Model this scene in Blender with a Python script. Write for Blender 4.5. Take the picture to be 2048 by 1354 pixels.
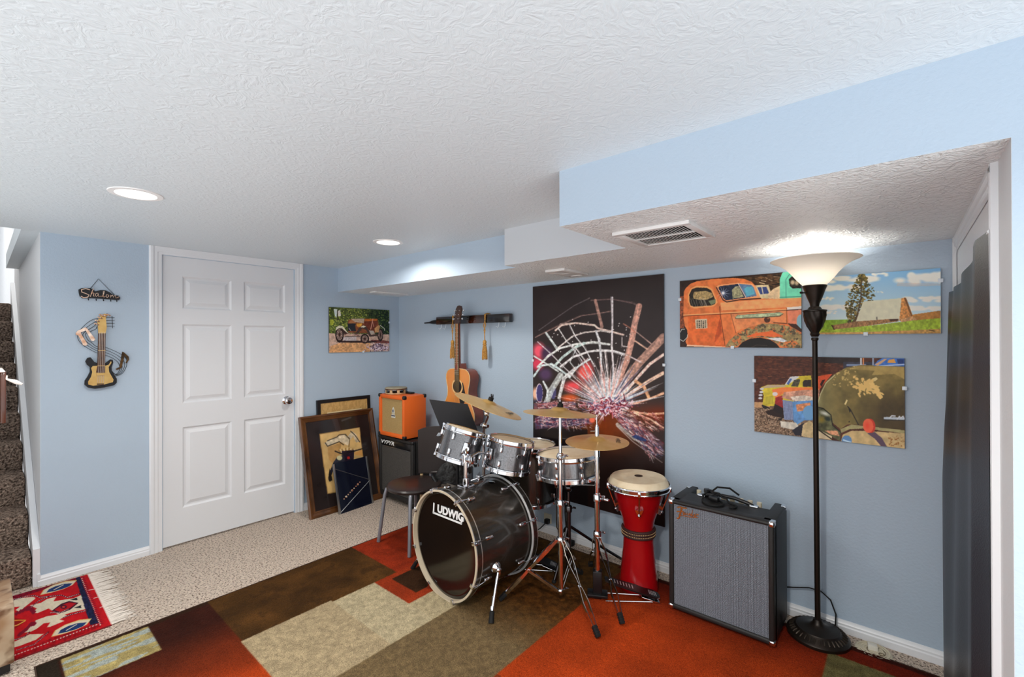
import bpy, bmesh, math, random
import numpy as np
from mathutils import Vector, Matrix

for o in list(bpy.data.objects):
    bpy.data.objects.remove(o, do_unlink=True)
S = bpy.context.scene
COL = S.collection
random.seed(7)
R_ = math.radians

# ------------------------------------------------------------------ camera
cam = bpy.data.cameras.new('camera')
cam.sensor_width = 36.0
cam.lens = 914.85 / 2048 * 36.0
cam.clip_start = 0.02
camo = bpy.data.objects.new('camera', cam)
COL.objects.link(camo)
def _campose():
    yaw, pit, rol = R_(40.547), R_(0.1529), R_(-0.1879)
    fw = Vector((math.cos(yaw)*math.cos(pit), math.sin(yaw)*math.cos(pit), math.sin(pit)))
    rt = Vector((math.sin(yaw), -math.cos(yaw), 0))
    up = rt.cross(fw)
    r2 = rt*math.cos(rol) + up*math.sin(rol)
    u2 = -rt*math.sin(rol) + up*math.cos(rol)
    m = Matrix.Identity(4)
    for i in range(3):
        m[i][0], m[i][1], m[i][2] = r2[i], u2[i], -fw[i]
    m.translation = Vector((-2.7644, -3.8673, 1.4392))
    return m
camo.matrix_world = _campose()
S.camera = camo

# ------------------------------------------------------------------ light
S.view_settings.view_transform = 'Standard'
S.view_settings.look = 'None'
S.view_settings.gamma = 1.0
S.view_settings.use_curve_mapping = False
S.view_settings.exposure = 0.0
W = bpy.data.worlds.new('world')
S.world = W
W.use_nodes = True
wn = W.node_tree; wb = wn.nodes['Background']
wt = wn.nodes.new('ShaderNodeTexCoord'); wsx = wn.nodes.new('ShaderNodeSeparateXYZ'); wr = wn.nodes.new('ShaderNodeMapRange')
wn.links.new(wt.outputs['Generated'], wsx.inputs[0]); wn.links.new(wsx.outputs['Z'], wr.inputs['Value'])
wr.inputs['From Min'].default_value = -.6; wr.inputs['From Max'].default_value = .12
wr.inputs['To Min'].default_value = 2.8; wr.inputs['To Max'].default_value = 1.2
wn.links.new(wr.outputs['Result'], wb.inputs['Strength'])
wb.inputs['Color'].default_value = (0.98, 0.995, 1.0, 1)

def area_light(name, loc, power, size, color=(1, 0.95, 0.87), spread=160, rot=(0, 0, 0)):
    l = bpy.data.lights.new(name, 'AREA')
    l.shape = 'DISK'; l.size = size; l.energy = power; l.color = color; l.spread = R_(spread)
    o = bpy.data.objects.new(name, l); o.location = loc; o.rotation_euler = rot
    COL.objects.link(o)
    return o
ZC, ZS = 2.086, 1.8737          # ceiling and soffit heights
CANS = [(-2.31, -1.305), (-1.0, -1.285)]
for i, (x, y) in enumerate(CANS):
    area_light('can_or_fill_light', (x, y, ZC-0.012), 10.5, 0.13)
for x, y, e in [(-2.4, -3.42, 26.0), (-3.6, -1.3, 4.0), (-3.6, -3.4, 10.0), (-2.4, -5.0, 14.0), (-3.6, -5.0, 8.0)]:  # unseen fill lights added behind the view, no fixtures; the first brightens the alcove
    area_light('can_or_fill_light', (x, y, ZC-0.012), e, 0.13)
LAMP = (-0.195, -3.550)           # centre of the lamp's bowl
pl = bpy.data.lights.new('lamp_bulb_light', 'POINT')
pl.energy = 3.0; pl.color = (1, 0.95, 0.88); pl.shadow_soft_size = 0.03
plo = bpy.data.objects.new('lamp_bulb_light', pl); plo.location = (LAMP[0], LAMP[1], 1.748)
COL.objects.link(plo)
area_light('upstairs_fill_light', (-3.0, 3.2, 4.0), 25.0, 0.3)  # added unseen fill so the boxed-in upper landing does not go dark

# ------------------------------------------------------------------ helpers
def lin(c):
    out = []
    for x in c[:3]:
        x = x/255.0
        out.append(x/12.92 if x <= 0.04045 else ((x+0.055)/1.055)**2.4)
    return (out[0], out[1], out[2], 1.0)

MATS = {}
def mat(name, rgb, rough=0.5, metal=0.0, spec=0.5, coat=0.0, bump=None, var=None, var2=None, aniso=0):
    """bump=(scale, strength, distance, detail, distortion); var=(scale, rgb2, lo, hi, detail)"""
    if name in MATS: return MATS[name]
    m = bpy.data.materials.new(name); m.use_nodes = True
    nt = m.node_tree; b = nt.nodes['Principled BSDF']
    b.inputs['Base Color'].default_value = lin(rgb)
    b.inputs['Roughness'].default_value = rough
    b.inputs['Metallic'].default_value = metal
    b.inputs['Specular IOR Level'].default_value = spec
    b.inputs['Coat Weight'].default_value = coat
    tc = None
    if bump or var or var2:
        tc = nt.nodes.new('ShaderNodeTexCoord')
    colsock = None
    if var:
        n = nt.nodes.new('ShaderNodeTexNoise'); n.inputs['Scale'].default_value = var[0]
        n.inputs['Detail'].default_value = var[4] if len(var) > 4 else 3
        nt.links.new(tc.outputs['Object'], n.inputs['Vector'])
        r = nt.nodes.new('ShaderNodeValToRGB')
        r.color_ramp.elements[0].position = var[2]; r.color_ramp.elements[1].position = var[3]
        r.color_ramp.elements[0].color = lin(rgb); r.color_ramp.elements[1].color = lin(var[1])
        nt.links.new(n.outputs['Fac'], r.inputs['Fac'])
        colsock = r.outputs['Color']
    if var2:
        n = nt.nodes.new('ShaderNodeTexNoise'); n.inputs['Scale'].default_value = var2[0]
        n.inputs['Detail'].default_value = var2[4] if len(var2) > 4 else 3
        nt.links.new(tc.outputs['Object'], n.inputs['Vector'])
        r = nt.nodes.new('ShaderNodeValToRGB')
        r.color_ramp.elements[0].position = var2[2]; r.color_ramp.elements[1].position = var2[3]
        r.color_ramp.elements[0].color = (0, 0, 0, 1); r.color_ramp.elements[1].color = (1, 1, 1, 1)
        nt.links.new(n.outputs['Fac'], r.inputs['Fac'])
        mx = nt.nodes.new('ShaderNodeMix'); mx.data_type = 'RGBA'
        nt.links.new(r.outputs['Color'], mx.inputs[0])
        if colsock: nt.links.new(colsock, mx.inputs[6])
        else: mx.inputs[6].default_value = lin(rgb)
        mx.inputs[7].default_value = lin(var2[1])
        colsock = mx.outputs[2]
    if colsock: nt.links.new(colsock, b.inputs['Base Color'])
    if bump:
        n = nt.nodes.new('ShaderNodeTexNoise'); n.inputs['Scale'].default_value = bump[0]
        n.inputs['Detail'].default_value = bump[3] if len(bump) > 3 else 2
        n.inputs['Distortion'].default_value = bump[4] if len(bump) > 4 else 0
        nt.links.new(tc.outputs['Object'], n.inputs['Vector'])
        bp = nt.nodes.new('ShaderNodeBump'); bp.inputs['Strength'].default_value = bump[1]
        bp.inputs['Distance'].default_value = bump[2]
        nt.links.new(n.outputs['Fac'], bp.inputs['Height'])
        nt.links.new(bp.outputs['Normal'], b.inputs['Normal'])
    MATS[name] = m
    return m

def attr_mat(name, rough=0.4, spec=0.5, bump=None, mul=None, coat=0):
    if name in MATS: return MATS[name]
    m = bpy.data.materials.new(name); m.use_nodes = True
    nt = m.node_tree; b = nt.nodes['Principled BSDF']
    a = nt.nodes.new('ShaderNodeAttribute'); a.attribute_name = 'Col'
    sock = a.outputs['Color']
    tc = nt.nodes.new('ShaderNodeTexCoord')
    if mul:
        n = nt.nodes.new('ShaderNodeTexNoise'); n.inputs['Scale'].default_value = mul[0]; n.inputs['Detail'].default_value = 2
        nt.links.new(tc.outputs['Object'], n.inputs['Vector'])
        r = nt.nodes.new('ShaderNodeValToRGB')
        r.color_ramp.elements[0].position = .3; r.color_ramp.elements[1].position = .7
        r.color_ramp.elements[0].color = (mul[1],)*3+(1,); r.color_ramp.elements[1].color = (mul[2],)*3+(1,)
        nt.links.new(n.outputs['Fac'], r.inputs['Fac'])
        mx = nt.nodes.new('ShaderNodeMix'); mx.data_type = 'RGBA'; mx.blend_type = 'MULTIPLY'
        mx.inputs[0].default_value = 1
        nt.links.new(sock, mx.inputs[6]); nt.links.new(r.outputs['Color'], mx.inputs[7])
        sock = mx.outputs[2]
    nt.links.new(sock, b.inputs['Base Color'])
    b.inputs['Roughness'].default_value = rough
    b.inputs['Specular IOR Level'].default_value = spec
    b.inputs['Coat Weight'].default_value = coat
    if bump:
        n = nt.nodes.new('ShaderNodeTexNoise'); n.inputs['Scale'].default_value = bump[0]; n.inputs['Detail'].default_value = 2
        nt.links.new(tc.outputs['Object'], n.inputs['Vector'])
        bp = nt.nodes.new('ShaderNodeBump'); bp.inputs['Strength'].default_value = bump[1]; bp.inputs['Distance'].default_value = bump[2]
        nt.links.new(n.outputs['Fac'], bp.inputs['Height']); nt.links.new(bp.outputs['Normal'], b.inputs['Normal'])
    MATS[name] = m
    return m

def emis(name, rgb, strength):
    m = bpy.data.materials.new(name); m.use_nodes = True
    b = m.node_tree.nodes['Principled BSDF']
    b.inputs['Base Color'].default_value = lin(rgb)
    b.inputs['Emission Color'].default_value = lin(rgb)
    b.inputs['Emission Strength'].default_value = strength
    return m

def V(*a): return Vector(a[0] if len(a) == 1 else a)
def perp(a):
    a = V(a).normalized()
    t = Vector((0, 0, 1)) if abs(a.z) < .9 else Vector((1, 0, 0))
    e1 = (t - a*t.dot(a)).normalized()
    return e1, a.cross(e1)

class MB:
    def __init__(s): s.v = []; s.f = []; s.m = []; s.mi = 0
    def add(s, vs, fs):
        o = len(s.v); s.v += [tuple(p) for p in vs]
        for f in fs: s.f.append([i+o for i in f]); s.m.append(s.mi)
        return s
    def box(s, c, size, R=None, bev=0, seg=2):
        bm = bmesh.new(); bmesh.ops.create_cube(bm, size=1)
        for v in bm.verts: v.co = Vector((v.co.x*size[0], v.co.y*size[1], v.co.z*size[2]))
        if bev:
            bmesh.ops.bevel(bm, geom=bm.edges[:], offset=min(bev, min(size)*.49), segments=seg, profile=.5, affect='EDGES')
        bm.verts.index_update()
        c = V(c)
        vs = [(R @ v.co if R else v.co) + c for v in bm.verts]
        s.add(vs, [[v.index for v in f.verts] for f in bm.faces]); bm.free()
        return s
    def bx(s, x0, x1, y0, y1, z0, z1, bev=0, seg=2):
        return s.box(((x0+x1)/2, (y0+y1)/2, (z0+z1)/2), (abs(x1-x0), abs(y1-y0), abs(z1-z0)), None, bev, seg)
    def fbox(s, o, u, v, w, U, VV, WW, bev=0, seg=2):
        """box in a frame: o + u*[U0,U1] + v*[V0,V1] + w*[W0,W1]"""
        R = Matrix((u, v, w)).transposed()
        c = V(o) + V(u)*(U[0]+U[1])/2 + V(v)*(VV[0]+VV[1])/2 + V(w)*(WW[0]+WW[1])/2
        return s.box(c, (U[1]-U[0], VV[1]-VV[0], WW[1]-WW[0]), R, bev, seg)
    def lathe(s, prof, o, axis=(0, 0, 1), n=48, a0=0, a1=2*math.pi, closed_prof=False):
        a = V(axis).normalized(); e1, e2 = perp(a); o = V(o)
        full = abs(a1-a0-2*math.pi) < 1e-6
        k = n if full else n+1
        rings = []; vs = []
        for r, h in prof:
            if r < 1e-6: rings.append([len(vs)]); vs.append(o+a*h)
            else:
                ring = []
                for i in range(k):
                    t = a0+(a1-a0)*i/n
                    ring.append(len(vs)); vs.append(o+a*h+(e1*math.cos(t)+e2*math.sin(t))*r)
                rings.append(ring)
        fs = []
        pairs = list(zip(rings[:-1], rings[1:]))
        if closed_prof: pairs.append((rings[-1], rings[0]))
        for A, B in pairs:
            for i in range(n):
                j = (i+1) % k
                if len(A) == 1 and len(B) == 1: continue
                if len(A) == 1: fs.append([A[0], B[i], B[j]])
                elif len(B) == 1: fs.append([A[i], A[j], B[0]])
                else: fs.append([A[i], A[j], B[j], B[i]])
        return s.add(vs, fs)
    def cyl(s, p0, p1, r0, r1=None, n=16):
        p0, p1 = V(p0), V(p1); r1 = r0 if r1 is None else r1
        L = (p1-p0).length
        return s.lathe([(0, 0), (r0, 0), (r1, L), (0, L)], p0, p1-p0, n)
    def tube(s, pts, r, n=8, closed=False):
        pts = [V(p) for p in pts]; k = len(pts)
        rs = r if isinstance(r, (list, tuple)) else [r]*k
        vs = []; prev = None
        for i, p in enumerate(pts):
            if closed: d = pts[(i+1) % k]-pts[i-1]
            elif i == 0: d = pts[1]-pts[0]
            elif i == k-1: d = pts[-1]-pts[-2]
            else: d = (pts[i+1]-p).normalized()+(p-pts[i-1]).normalized()
            d = d.normalized() if d.length > 1e-9 else Vector((0, 0, 1))
            if prev is None: e1, e2 = perp(d)
            else:
                e1 = prev - d*prev.dot(d)
                e1 = e1.normalized() if e1.length > 1e-6 else perp(d)[0]
                e2 = d.cross(e1)
            prev = e1
            for j in range(n):
                t = 2*math.pi*j/n
                vs.append(p+(e1*math.cos(t)+e2*math.sin(t))*rs[i])
        fs = []
        for i in range(k if closed else k-1):
            i2 = (i+1) % k
            for j in range(n):
                fs.append([i*n+j, i*n+(j+1) % n, i2*n+(j+1) % n, i2*n+j])
        if not closed:
            fs.append(list(range(n))[::-1]); fs.append([(k-1)*n+j for j in range(n)])
        return s.add(vs, fs)
    def torus(s, c, axis, R, r, n=48, m=8):
        e1, e2 = perp(axis); c = V(c)
        return s.tube([c+(e1*math.cos(2*math.pi*i/n)+e2*math.sin(2*math.pi*i/n))*R for i in range(n)], r, m, True)
    def sph(s, c, r, n=16, axis=(0, 0, 1), sq=1.0):
        return s.lathe([(r*math.sin(math.pi*i/10), -r*sq*math.cos(math.pi*i/10)) for i in range(11)], c, axis, n)
    def prism(s, poly, o, u, v, d0, d1, hole=None):
        o, u, v = V(o), V(u), V(v); w = u.cross(v).normalized()
        n = len(poly)
        a = [o+u*x+v*y+w*d0 for x, y in poly]; b = [o+u*x+v*y+w*d1 for x, y in poly]
        fs = [list(range(n))[::-1], list(range(n, 2*n))]
        fs += [[i, (i+1) % n, n+(i+1) % n, n+i] for i in range(n)]
        return s.add(a+b, fs)
    def bar(s, pts, lat, t, h, nrm=None):
        """flat strip following pts; lat = lateral unit vector (thickness t), height h across"""
        pts = [V(p) for p in pts]; lat = V(lat).normalized(); vs = []
        for i, p in enumerate(pts):
            d = (pts[min(i+1, len(pts)-1)]-pts[max(i-1, 0)]).normalized()
            up = lat.cross(d).normalized()
            for a, b in ((-1, -1), (1, -1), (1, 1), (-1, 1)):
                vs.append(p+lat*(a*t/2)+up*(b*h/2))
        fs = []
        for i in range(len(pts)-1):
            for j in range(4): fs.append([i*4+j, i*4+(j+1) % 4, (i+1)*4+(j+1) % 4, (i+1)*4+j])
        fs.append([3, 2, 1, 0]); q = (len(pts)-1)*4; fs.append([q, q+1, q+2, q+3])
        return s.add(vs, fs)
    def text(s, txt, o, u, v, size, depth=0.001, shear=0, align='CENTER', sx=1.0, bold=0):
        c = bpy.data.curves.new('t', 'FONT'); c.body = txt; c.size = size; c.extrude = depth/2
        c.shear = shear; c.align_x = align; c.align_y = 'CENTER'; c.offset = bold
        ob = bpy.data.objects.new('t', c); me = bpy.data.meshes.new_from_object(ob)
        o, u, v = V(o), V(u), V(v); w = u.cross(v).normalized()
        s.add([o+u*p.co.x*sx+v*p.co.y+w*(p.co.z+depth/2) for p in me.vertices], [list(p.vertices) for p in me.polygons])
        bpy.data.objects.remove(ob); bpy.data.meshes.remove(me); bpy.data.curves.remove(c)
        return s

ORG = {}
def _mesh(name, mb, mats, org, angle=38, flat=False):
    me = bpy.data.meshes.new(name)
    me.from_pydata([(p[0]-org[0], p[1]-org[1], p[2]-org[2]) for p in mb.v], [], mb.f)
    if not isinstance(mats, (list, tuple)): mats = [mats]
    for m in mats: me.materials.append(m)
    me.polygons.foreach_set('material_index', mb.m)
    bm = bmesh.new(); bm.from_mesh(me); bmesh.ops.recalc_face_normals(bm, faces=bm.faces[:]); bm.to_mesh(me); bm.free()
    if not flat:
        me.polygons.foreach_set('use_smooth', [True]*len(me.polygons))
        me.set_sharp_from_angle(angle=R_(angle))
    me.update()
    return me
def tag(o, label=None, cat=None, group=None, kind=None):
    if label: o['label'] = label
    if cat: o['category'] = cat
    if group: o['group'] = group
    if kind: o['kind'] = kind
    return o
def thing(name, label, cat, loc, group=None, kind=None):
    o = bpy.data.objects.new(name, None); o.empty_display_size = .05; o.location = loc; COL.objects.link(o)
    ORG[o.name] = Vector(loc)
    return tag(o, label, cat, group, kind)
def part(name, mb, m, parent, label=None, angle=38, flat=False, kind=None):
    org = ORG[parent.name]
    o = bpy.data.objects.new(name, _mesh(name, mb, m, org, angle, flat)); COL.objects.link(o)
    o.parent = parent; ORG[o.name] = org
    return tag(o, label, kind=kind)
def solo(name, mb, m, loc, label, cat, group=None, angle=38, kind=None, flat=False):
    o = bpy.data.objects.new(name, _mesh(name, mb, m, loc, angle, flat)); o.location = loc; COL.objects.link(o)
    ORG[o.name] = Vector(loc)
    return tag(o, label, cat, group, kind)
def struct(name, mb, m, loc=(0, 0, 0), label=None, angle=38):
    o = bpy.data.objects.new(name, _mesh(name, mb, m, loc, angle)); o.location = loc; COL.objects.link(o)
    ORG[o.name] = Vector(loc); o['kind'] = 'structure'
    if label: o['label'] = label
    return o

# ------------------------------------------------------------------ painter for printed pictures and woven rugs
rng = np.random.default_rng(5)
def homog(src, dst):
    A = []; b = []
    for (x, y), (X, Y) in zip(src, dst):
        A.append([x, y, 1, 0, 0, 0, -X*x, -X*y]); b.append(X)
        A.append([0, 0, 0, x, y, 1, -Y*x, -Y*y]); b.append(Y)
    h = np.linalg.solve(np.array(A, float), np.array(b, float))
    return np.append(h, 1).reshape(3, 3)
def vnoise(gx, gy, sc, seed=0):
    r = np.random.default_rng(seed); T = r.random((64, 64)).astype(np.float32)
    x = gx/sc; y = gy/sc
    xi = np.floor(x).astype(int); yi = np.floor(y).astype(int)
    fx = x-xi; fy = y-yi; fx = fx*fx*(3-2*fx); fy = fy*fy*(3-2*fy)
    a = T[yi % 64, xi % 64]; b = T[yi % 64, (xi+1) % 64]; c = T[(yi+1) % 64, xi % 64]; d = T[(yi+1) % 64, (xi+1) % 64]
    return (a*(1-fx)+b*fx)*(1-fy)+(c*(1-fx)+d*fx)*fy
class Paint:
    def __init__(s, w, h, quad=None, bg=(0, 0, 0)):
        s.w, s.h = w, h
        u, v = np.meshgrid(np.linspace(0, 1, w), np.linspace(0, 1, h))
        if quad is None: s.x, s.y = u, v
        else:
            H = homog([(0, 0), (1, 0), (1, 1), (0, 1)], quad)
            d = H[2, 0]*u+H[2, 1]*v+H[2, 2]
            s.x = (H[0, 0]*u+H[0, 1]*v+H[0, 2])/d; s.y = (H[1, 0]*u+H[1, 1]*v+H[1, 2])/d
        s.x = s.x.astype(np.float32); s.y = s.y.astype(np.float32)
        s.c = np.zeros((h, w, 3), np.float32); s.c[:] = bg
    def n(s, sc, seed=0, oct=3):
        t = 0; a = 1; tot = 0
        for i in range(oct):
            t = t+a*vnoise(s.x, s.y, sc/2**i, seed*7+i); tot += a; a *= .55
        return t/tot
    def put(s, m, col, nz=0, sc=30, seed=1, a=1.0):
        c = np.zeros_like(s.c); c[:] = col
        if nz: c = c*(1+nz*2*(s.n(sc, seed)-.5))[..., None]
        k = (m*a)[..., None] if m.dtype != bool else (m[..., None]*a)
        s.c = s.c*(1-k)+c*k
        return s
    def mask(s, pts):
        m = np.zeros(s.x.shape, bool); k = len(pts)
        for i in range(k):
            x0, y0 = pts[i]; x1, y1 = pts[(i+1) % k]
            if y0 == y1: continue
            cr = ((y0 > s.y) != (y1 > s.y)) & (s.x < (x1-x0)*(s.y-y0)/(y1-y0)+x0)
            m ^= cr
        return m
    def poly(s, pts, col, nz=0, sc=30, seed=1, a=1.0): return s.put(s.mask(pts), col, nz, sc, seed, a)
    def emask(s, cx, cy, rx, ry, rot=0):
        t = R_(rot); dx = s.x-cx; dy = s.y-cy
        X = dx*math.cos(t)+dy*math.sin(t); Y = -dx*math.sin(t)+dy*math.cos(t)
        return (X/rx)**2+(Y/ry)**2
    def ell(s, cx, cy, rx, ry, col, rot=0, soft=0, nz=0, sc=30, a=1.0):
        e = s.emask(cx, cy, rx, ry, rot)
        m = (e < 1) if not soft else np.clip((1-np.sqrt(e))/soft, 0, 1).astype(np.float32)
        return s.put(m, col, nz, sc, 3, a)
    def line(s, pts, w, col, a=1.0, nz=0, w1=None):
        best = np.full(s.x.shape, 1e9, np.float32)
        k = len(pts)-1
        for i in range(k):
            (x0, y0), (x1, y1) = pts[i], pts[i+1]
            dx, dy = x1-x0, y1-y0; L = dx*dx+dy*dy+1e-9
            t = np.clip(((s.x-x0)*dx+(s.y-y0)*dy)/L, 0, 1)
            d = np.hypot(s.x-x0-t*dx, s.y-y0-t*dy)
            if w1 is not None: d = d-(w+(w1-w)*(i+t)/k)/2
            else: d = d-w/2
            best = np.minimum(best, d)
        m = np.clip(.5-best/max(3, .4*w), 0, 1).astype(np.float32) if False else np.clip(.5-best/4.0, 0, 1).astype(np.float32)
        return s.put(m, col, nz, 20, 9, a)
    def blur(s, k=1):
        for _ in range(k):
            p = np.pad(s.c, ((1, 1), (1, 1), (0, 0)), 'edge')
            s.c = (p[1:-1, 1:-1]*4+p[:-2, 1:-1]+p[2:, 1:-1]+p[1:-1, :-2]+p[1:-1, 2:])/8
        return s
    def linear(s):
        c = np.clip(s.c, 0, 255)/255
        return np.where(c <= .04045, c/12.92, ((c+.055)/1.055)**2.4)

def painted(name, P, m, O, U, VV, parent=None, loc=None, disp=None):
    """grid mesh carrying the painted colours; O = top-left corner, U along the width, VV down the height"""
    w, h = P.w, P.h
    O, U, VV = np.array(O, float), np.array(U, float), np.array(VV, float)
    u, v = np.meshgrid(np.linspace(0, 1, w), np.linspace(0, 1, h))
    org = np.array(ORG[parent.name] if parent else loc, float)
    co = O+u[..., None]*U+v[..., None]*VV-org
    if disp is not None:
        nn = np.cross(VV, U); nn /= np.linalg.norm(nn); co = co+disp[..., None]*nn
    idx = np.arange(w*h).reshape(h, w)
    q = np.stack([idx[1:, :-1], idx[1:, 1:], idx[:-1, 1:], idx[:-1, :-1]], -1).reshape(-1, 4)
    me = bpy.data.meshes.new(name)
    me.vertices.add(w*h); me.vertices.foreach_set('co', co.astype(np.float32).ravel())
    me.loops.add(q.size); me.loops.foreach_set('vertex_index', q.ravel().astype(np.int32))
    me.polygons.add(len(q)); me.polygons.foreach_set('loop_start', np.arange(0, q.size, 4, dtype=np.int32))
    me.update(calc_edges=True)
    ca = me.color_attributes.new('Col', 'FLOAT_COLOR', 'POINT')
    rgba = np.ones((w*h, 4), np.float32); rgba[:, :3] = P.linear().reshape(-1, 3)
    ca.data.foreach_set('color', rgba.ravel())
    me.polygons.foreach_set('use_smooth', np.ones(len(q), bool))
    me.materials.append(m); me.validate(); me.update()
    o = bpy.data.objects.new(name, me); COL.objects.link(o)
    if parent: o.parent = parent; ORG[o.name] = ORG[parent.name]
    else: o.location = loc; ORG[o.name] = Vector(loc)
    return o
# ------------------------------------------------------------------ materials
M_wall = mat('blue_wall_paint', (175, 192, 209), .55, spec=.35, bump=(85, .22, .006, 3, .3))
M_white = mat('white_wall_paint', (214, 216, 219), .5, spec=.35, bump=(85, .15, .005, 3, .3))
M_ceil = mat('textured_ceiling', (214, 224, 230), .40, spec=.45, bump=(26, .34, .010, 3, 2.4))
M_soff = mat('textured_soffit', (238, 243, 245), .34, spec=.5, bump=(32, .9, .014, 3, 1.8))
M_trim = mat('white_trim_paint', (226, 228, 232), .3, spec=.5)
M_door = mat('white_door_paint', (222, 224, 228), .35, spec=.45)
M_carpet = mat('beige_carpet', (122, 100, 85), .95, spec=.1, bump=(120, 1.0, .03, 2, .5),
               var=(95, (236, 217, 200), .34, .50, 5))
M_stair = mat('brown_stair_carpet', (66, 53, 46), .95, spec=.1, bump=(75, 1.0, .04, 2, .5), var=(75, (178, 156, 140), .34, .66, 2))
M_chrome = mat('chrome', (225, 226, 230), .1, 1.0)
M_steel = mat('brushed_steel', (170, 172, 176), .32, 1.0)
M_black = mat('black_plastic', (16, 16, 18), .38)
M_rub = mat('black_rubber', (20, 20, 21), .7, spec=.3)
M_clear = mat('clear_clip', (225, 235, 245), .15, spec=.6)

XL = -2.523
# ------------------------------------------------------------------ floor and ceiling
b = MB(); b.bx(-3.6, 0, -4.5, 0.16, -0.1, 0)
struct('floor', b, M_carpet)
b = MB(); b.bx(-5.2, 0.1, -5.6, 0.0, ZC, ZC+.12); b.bx(-2.6, XL, 0, 2.15, ZC, ZC+.12)
struct('ceiling', b, M_ceil)

# soffit: three stepped faces over one underside
XS1, XS2, XS3 = -.6526, -.7569, -1.3095
Y1, Y2, YR = -2.0946, -2.8651, -4.047
b = MB()
out = [(0, 0), (XS1, 0), (XS1, Y1), (XS2, Y1), (XS2, Y2), (XS3, Y2), (XS3, YR), (0, YR)]
n = len(out)
b.add([(x, y, ZS) for x, y in out], [list(range(n))]); b.mi = 1
for i in range(n-1):
    (x0, y0), (x1, y1) = out[i], out[i+1]
    if i == 0: continue
    b.mi = 2 if i in (3,) else 1
    b.add([(x0, y0, ZS), (x1, y1, ZS), (x1, y1, ZC), (x0, y0, ZC)], [[0, 1, 2, 3]])
b.mi = 1
b.bx(XS3, XS3+.1, YR, -5.6, 0, ZC)         # wall continuing in the beam's plane
struct('ceiling', b, [M_soff, M_wall, mat('grey_white_paint', (196, 201, 207), .5, spec=.35)], angle=20)

# ------------------------------------------------------------------ walls
DX0, DX1, DZ = -1.938, -1.042, 2.03
b = MB()
b.bx(XL, DX0, 0, .11, 0, ZC); b.bx(DX1, 0.1, 0, .11, 0, ZC); b.bx(DX0, DX1, 0, .11, DZ, ZC)
struct('wall_back', b, M_wall)
b = MB(); b.bx(0, .1, -4.15, 0.0, 0, ZC)
struct('wall_right', b, M_wall)
b = MB(); b.bx(XL, XL+.06, .11, 2.9, 0, 2.9); b.mi = 0
b.bx(XL-.001, XL+.02, 0.002, .11, 0, ZC)
struct('wall_left', b, M_white)
for q in ((-3.6, -3.501, 0, 5, 0, 4.2), (-3.6, -2.4, 4.42, 4.5, 1.6, 4.2), (XL, XL+.06, 2.2, 4.42, 2.9, 4.2)): b = MB(); b.bx(*q); struct('wall_left', b, M_white)
b = MB(); b.bx(-3.6, -2.4, 0, 4.5, 4.2, 4.3); struct('ceiling', b, M_white)
b = MB(); b.bx(XS3+.02, .1, -4.147, YR, 0, ZC)
struct('wall_right', b, M_wall)

# ------------------------------------------------------------------ door with six raised panels
dr = thing('door_1', 'white six panel door with chrome knob in the back wall', 'door', (DX0, 0, 0), kind='structure')
b = MB(); yf = .012
ws, hs = DX1-DX0, DZ-.012
colx = [(.118, .43), (.515, .825)]
rows = [(.245, .815), (.985, 1.545), (1.655, 1.885)]
def flat(x0, x1, z0, z1, y=yf): b.add([(DX0+x0, y, .012+z0), (DX0+x1, y, .012+z0), (DX0+x1, y, .012+z1), (DX0+x0, y, .012+z1)], [[0, 1, 2, 3]])
xs = [0.0, colx[0][0], colx[0][1], colx[1][0], colx[1][1], ws]
zs = [0.0]+[t for r in rows for t in r]+[hs]
for i in range(5):
    for j in range(7):
        if i in (1, 3) and j in (1, 3, 5):
            x0, x1, z0, z1 = xs[i], xs[i+1], zs[j], zs[j+1]
            def ring(i0, y0, i1, y1):
                A = [(x0+i0, z0+i0), (x1-i0, z0+i0), (x1-i0, z1-i0), (x0+i0, z1-i0)]
                B = [(x0+i1, z0+i1), (x1-i1, z0+i1), (x1-i1, z1-i1), (x0+i1, z1-i1)]
                vs = [(DX0+p[0], y0, .012+p[1]) for p in A]+[(DX0+p[0], y1, .012+p[1]) for p in B]
                b.add(vs, [[k, (k+1) % 4, 4+(k+1) % 4, 4+k] for k in range(4)])
            ring(0, yf, .012, yf+.011); ring(.012, yf+.011, .022, yf+.011); ring(.022, yf+.011, .045, yf+.002)
            flat(x0+.045, x1-.045, z0+.045, z1-.045, yf+.002)
        else: flat(xs[i], xs[i+1], zs[j], zs[j+1])
b.bx(DX0, DX1, yf+.012, yf+.04, .012, DZ)
part('door_slab', b, M_door, dr, angle=15)
b = MB(); kx, kz = -1.105, .945
b.lathe([(0, -.001), (.033, 0), (.033, .006), (.016, .012), (.014, .03), (.026, .038), (.031, .05), (.027, .062), (.012, .067), (0, .067)], (kx, yf, kz), (0, -1, 0), 28)
part('door_knob', b, M_chrome, dr, 'round chrome door knob')

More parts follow.
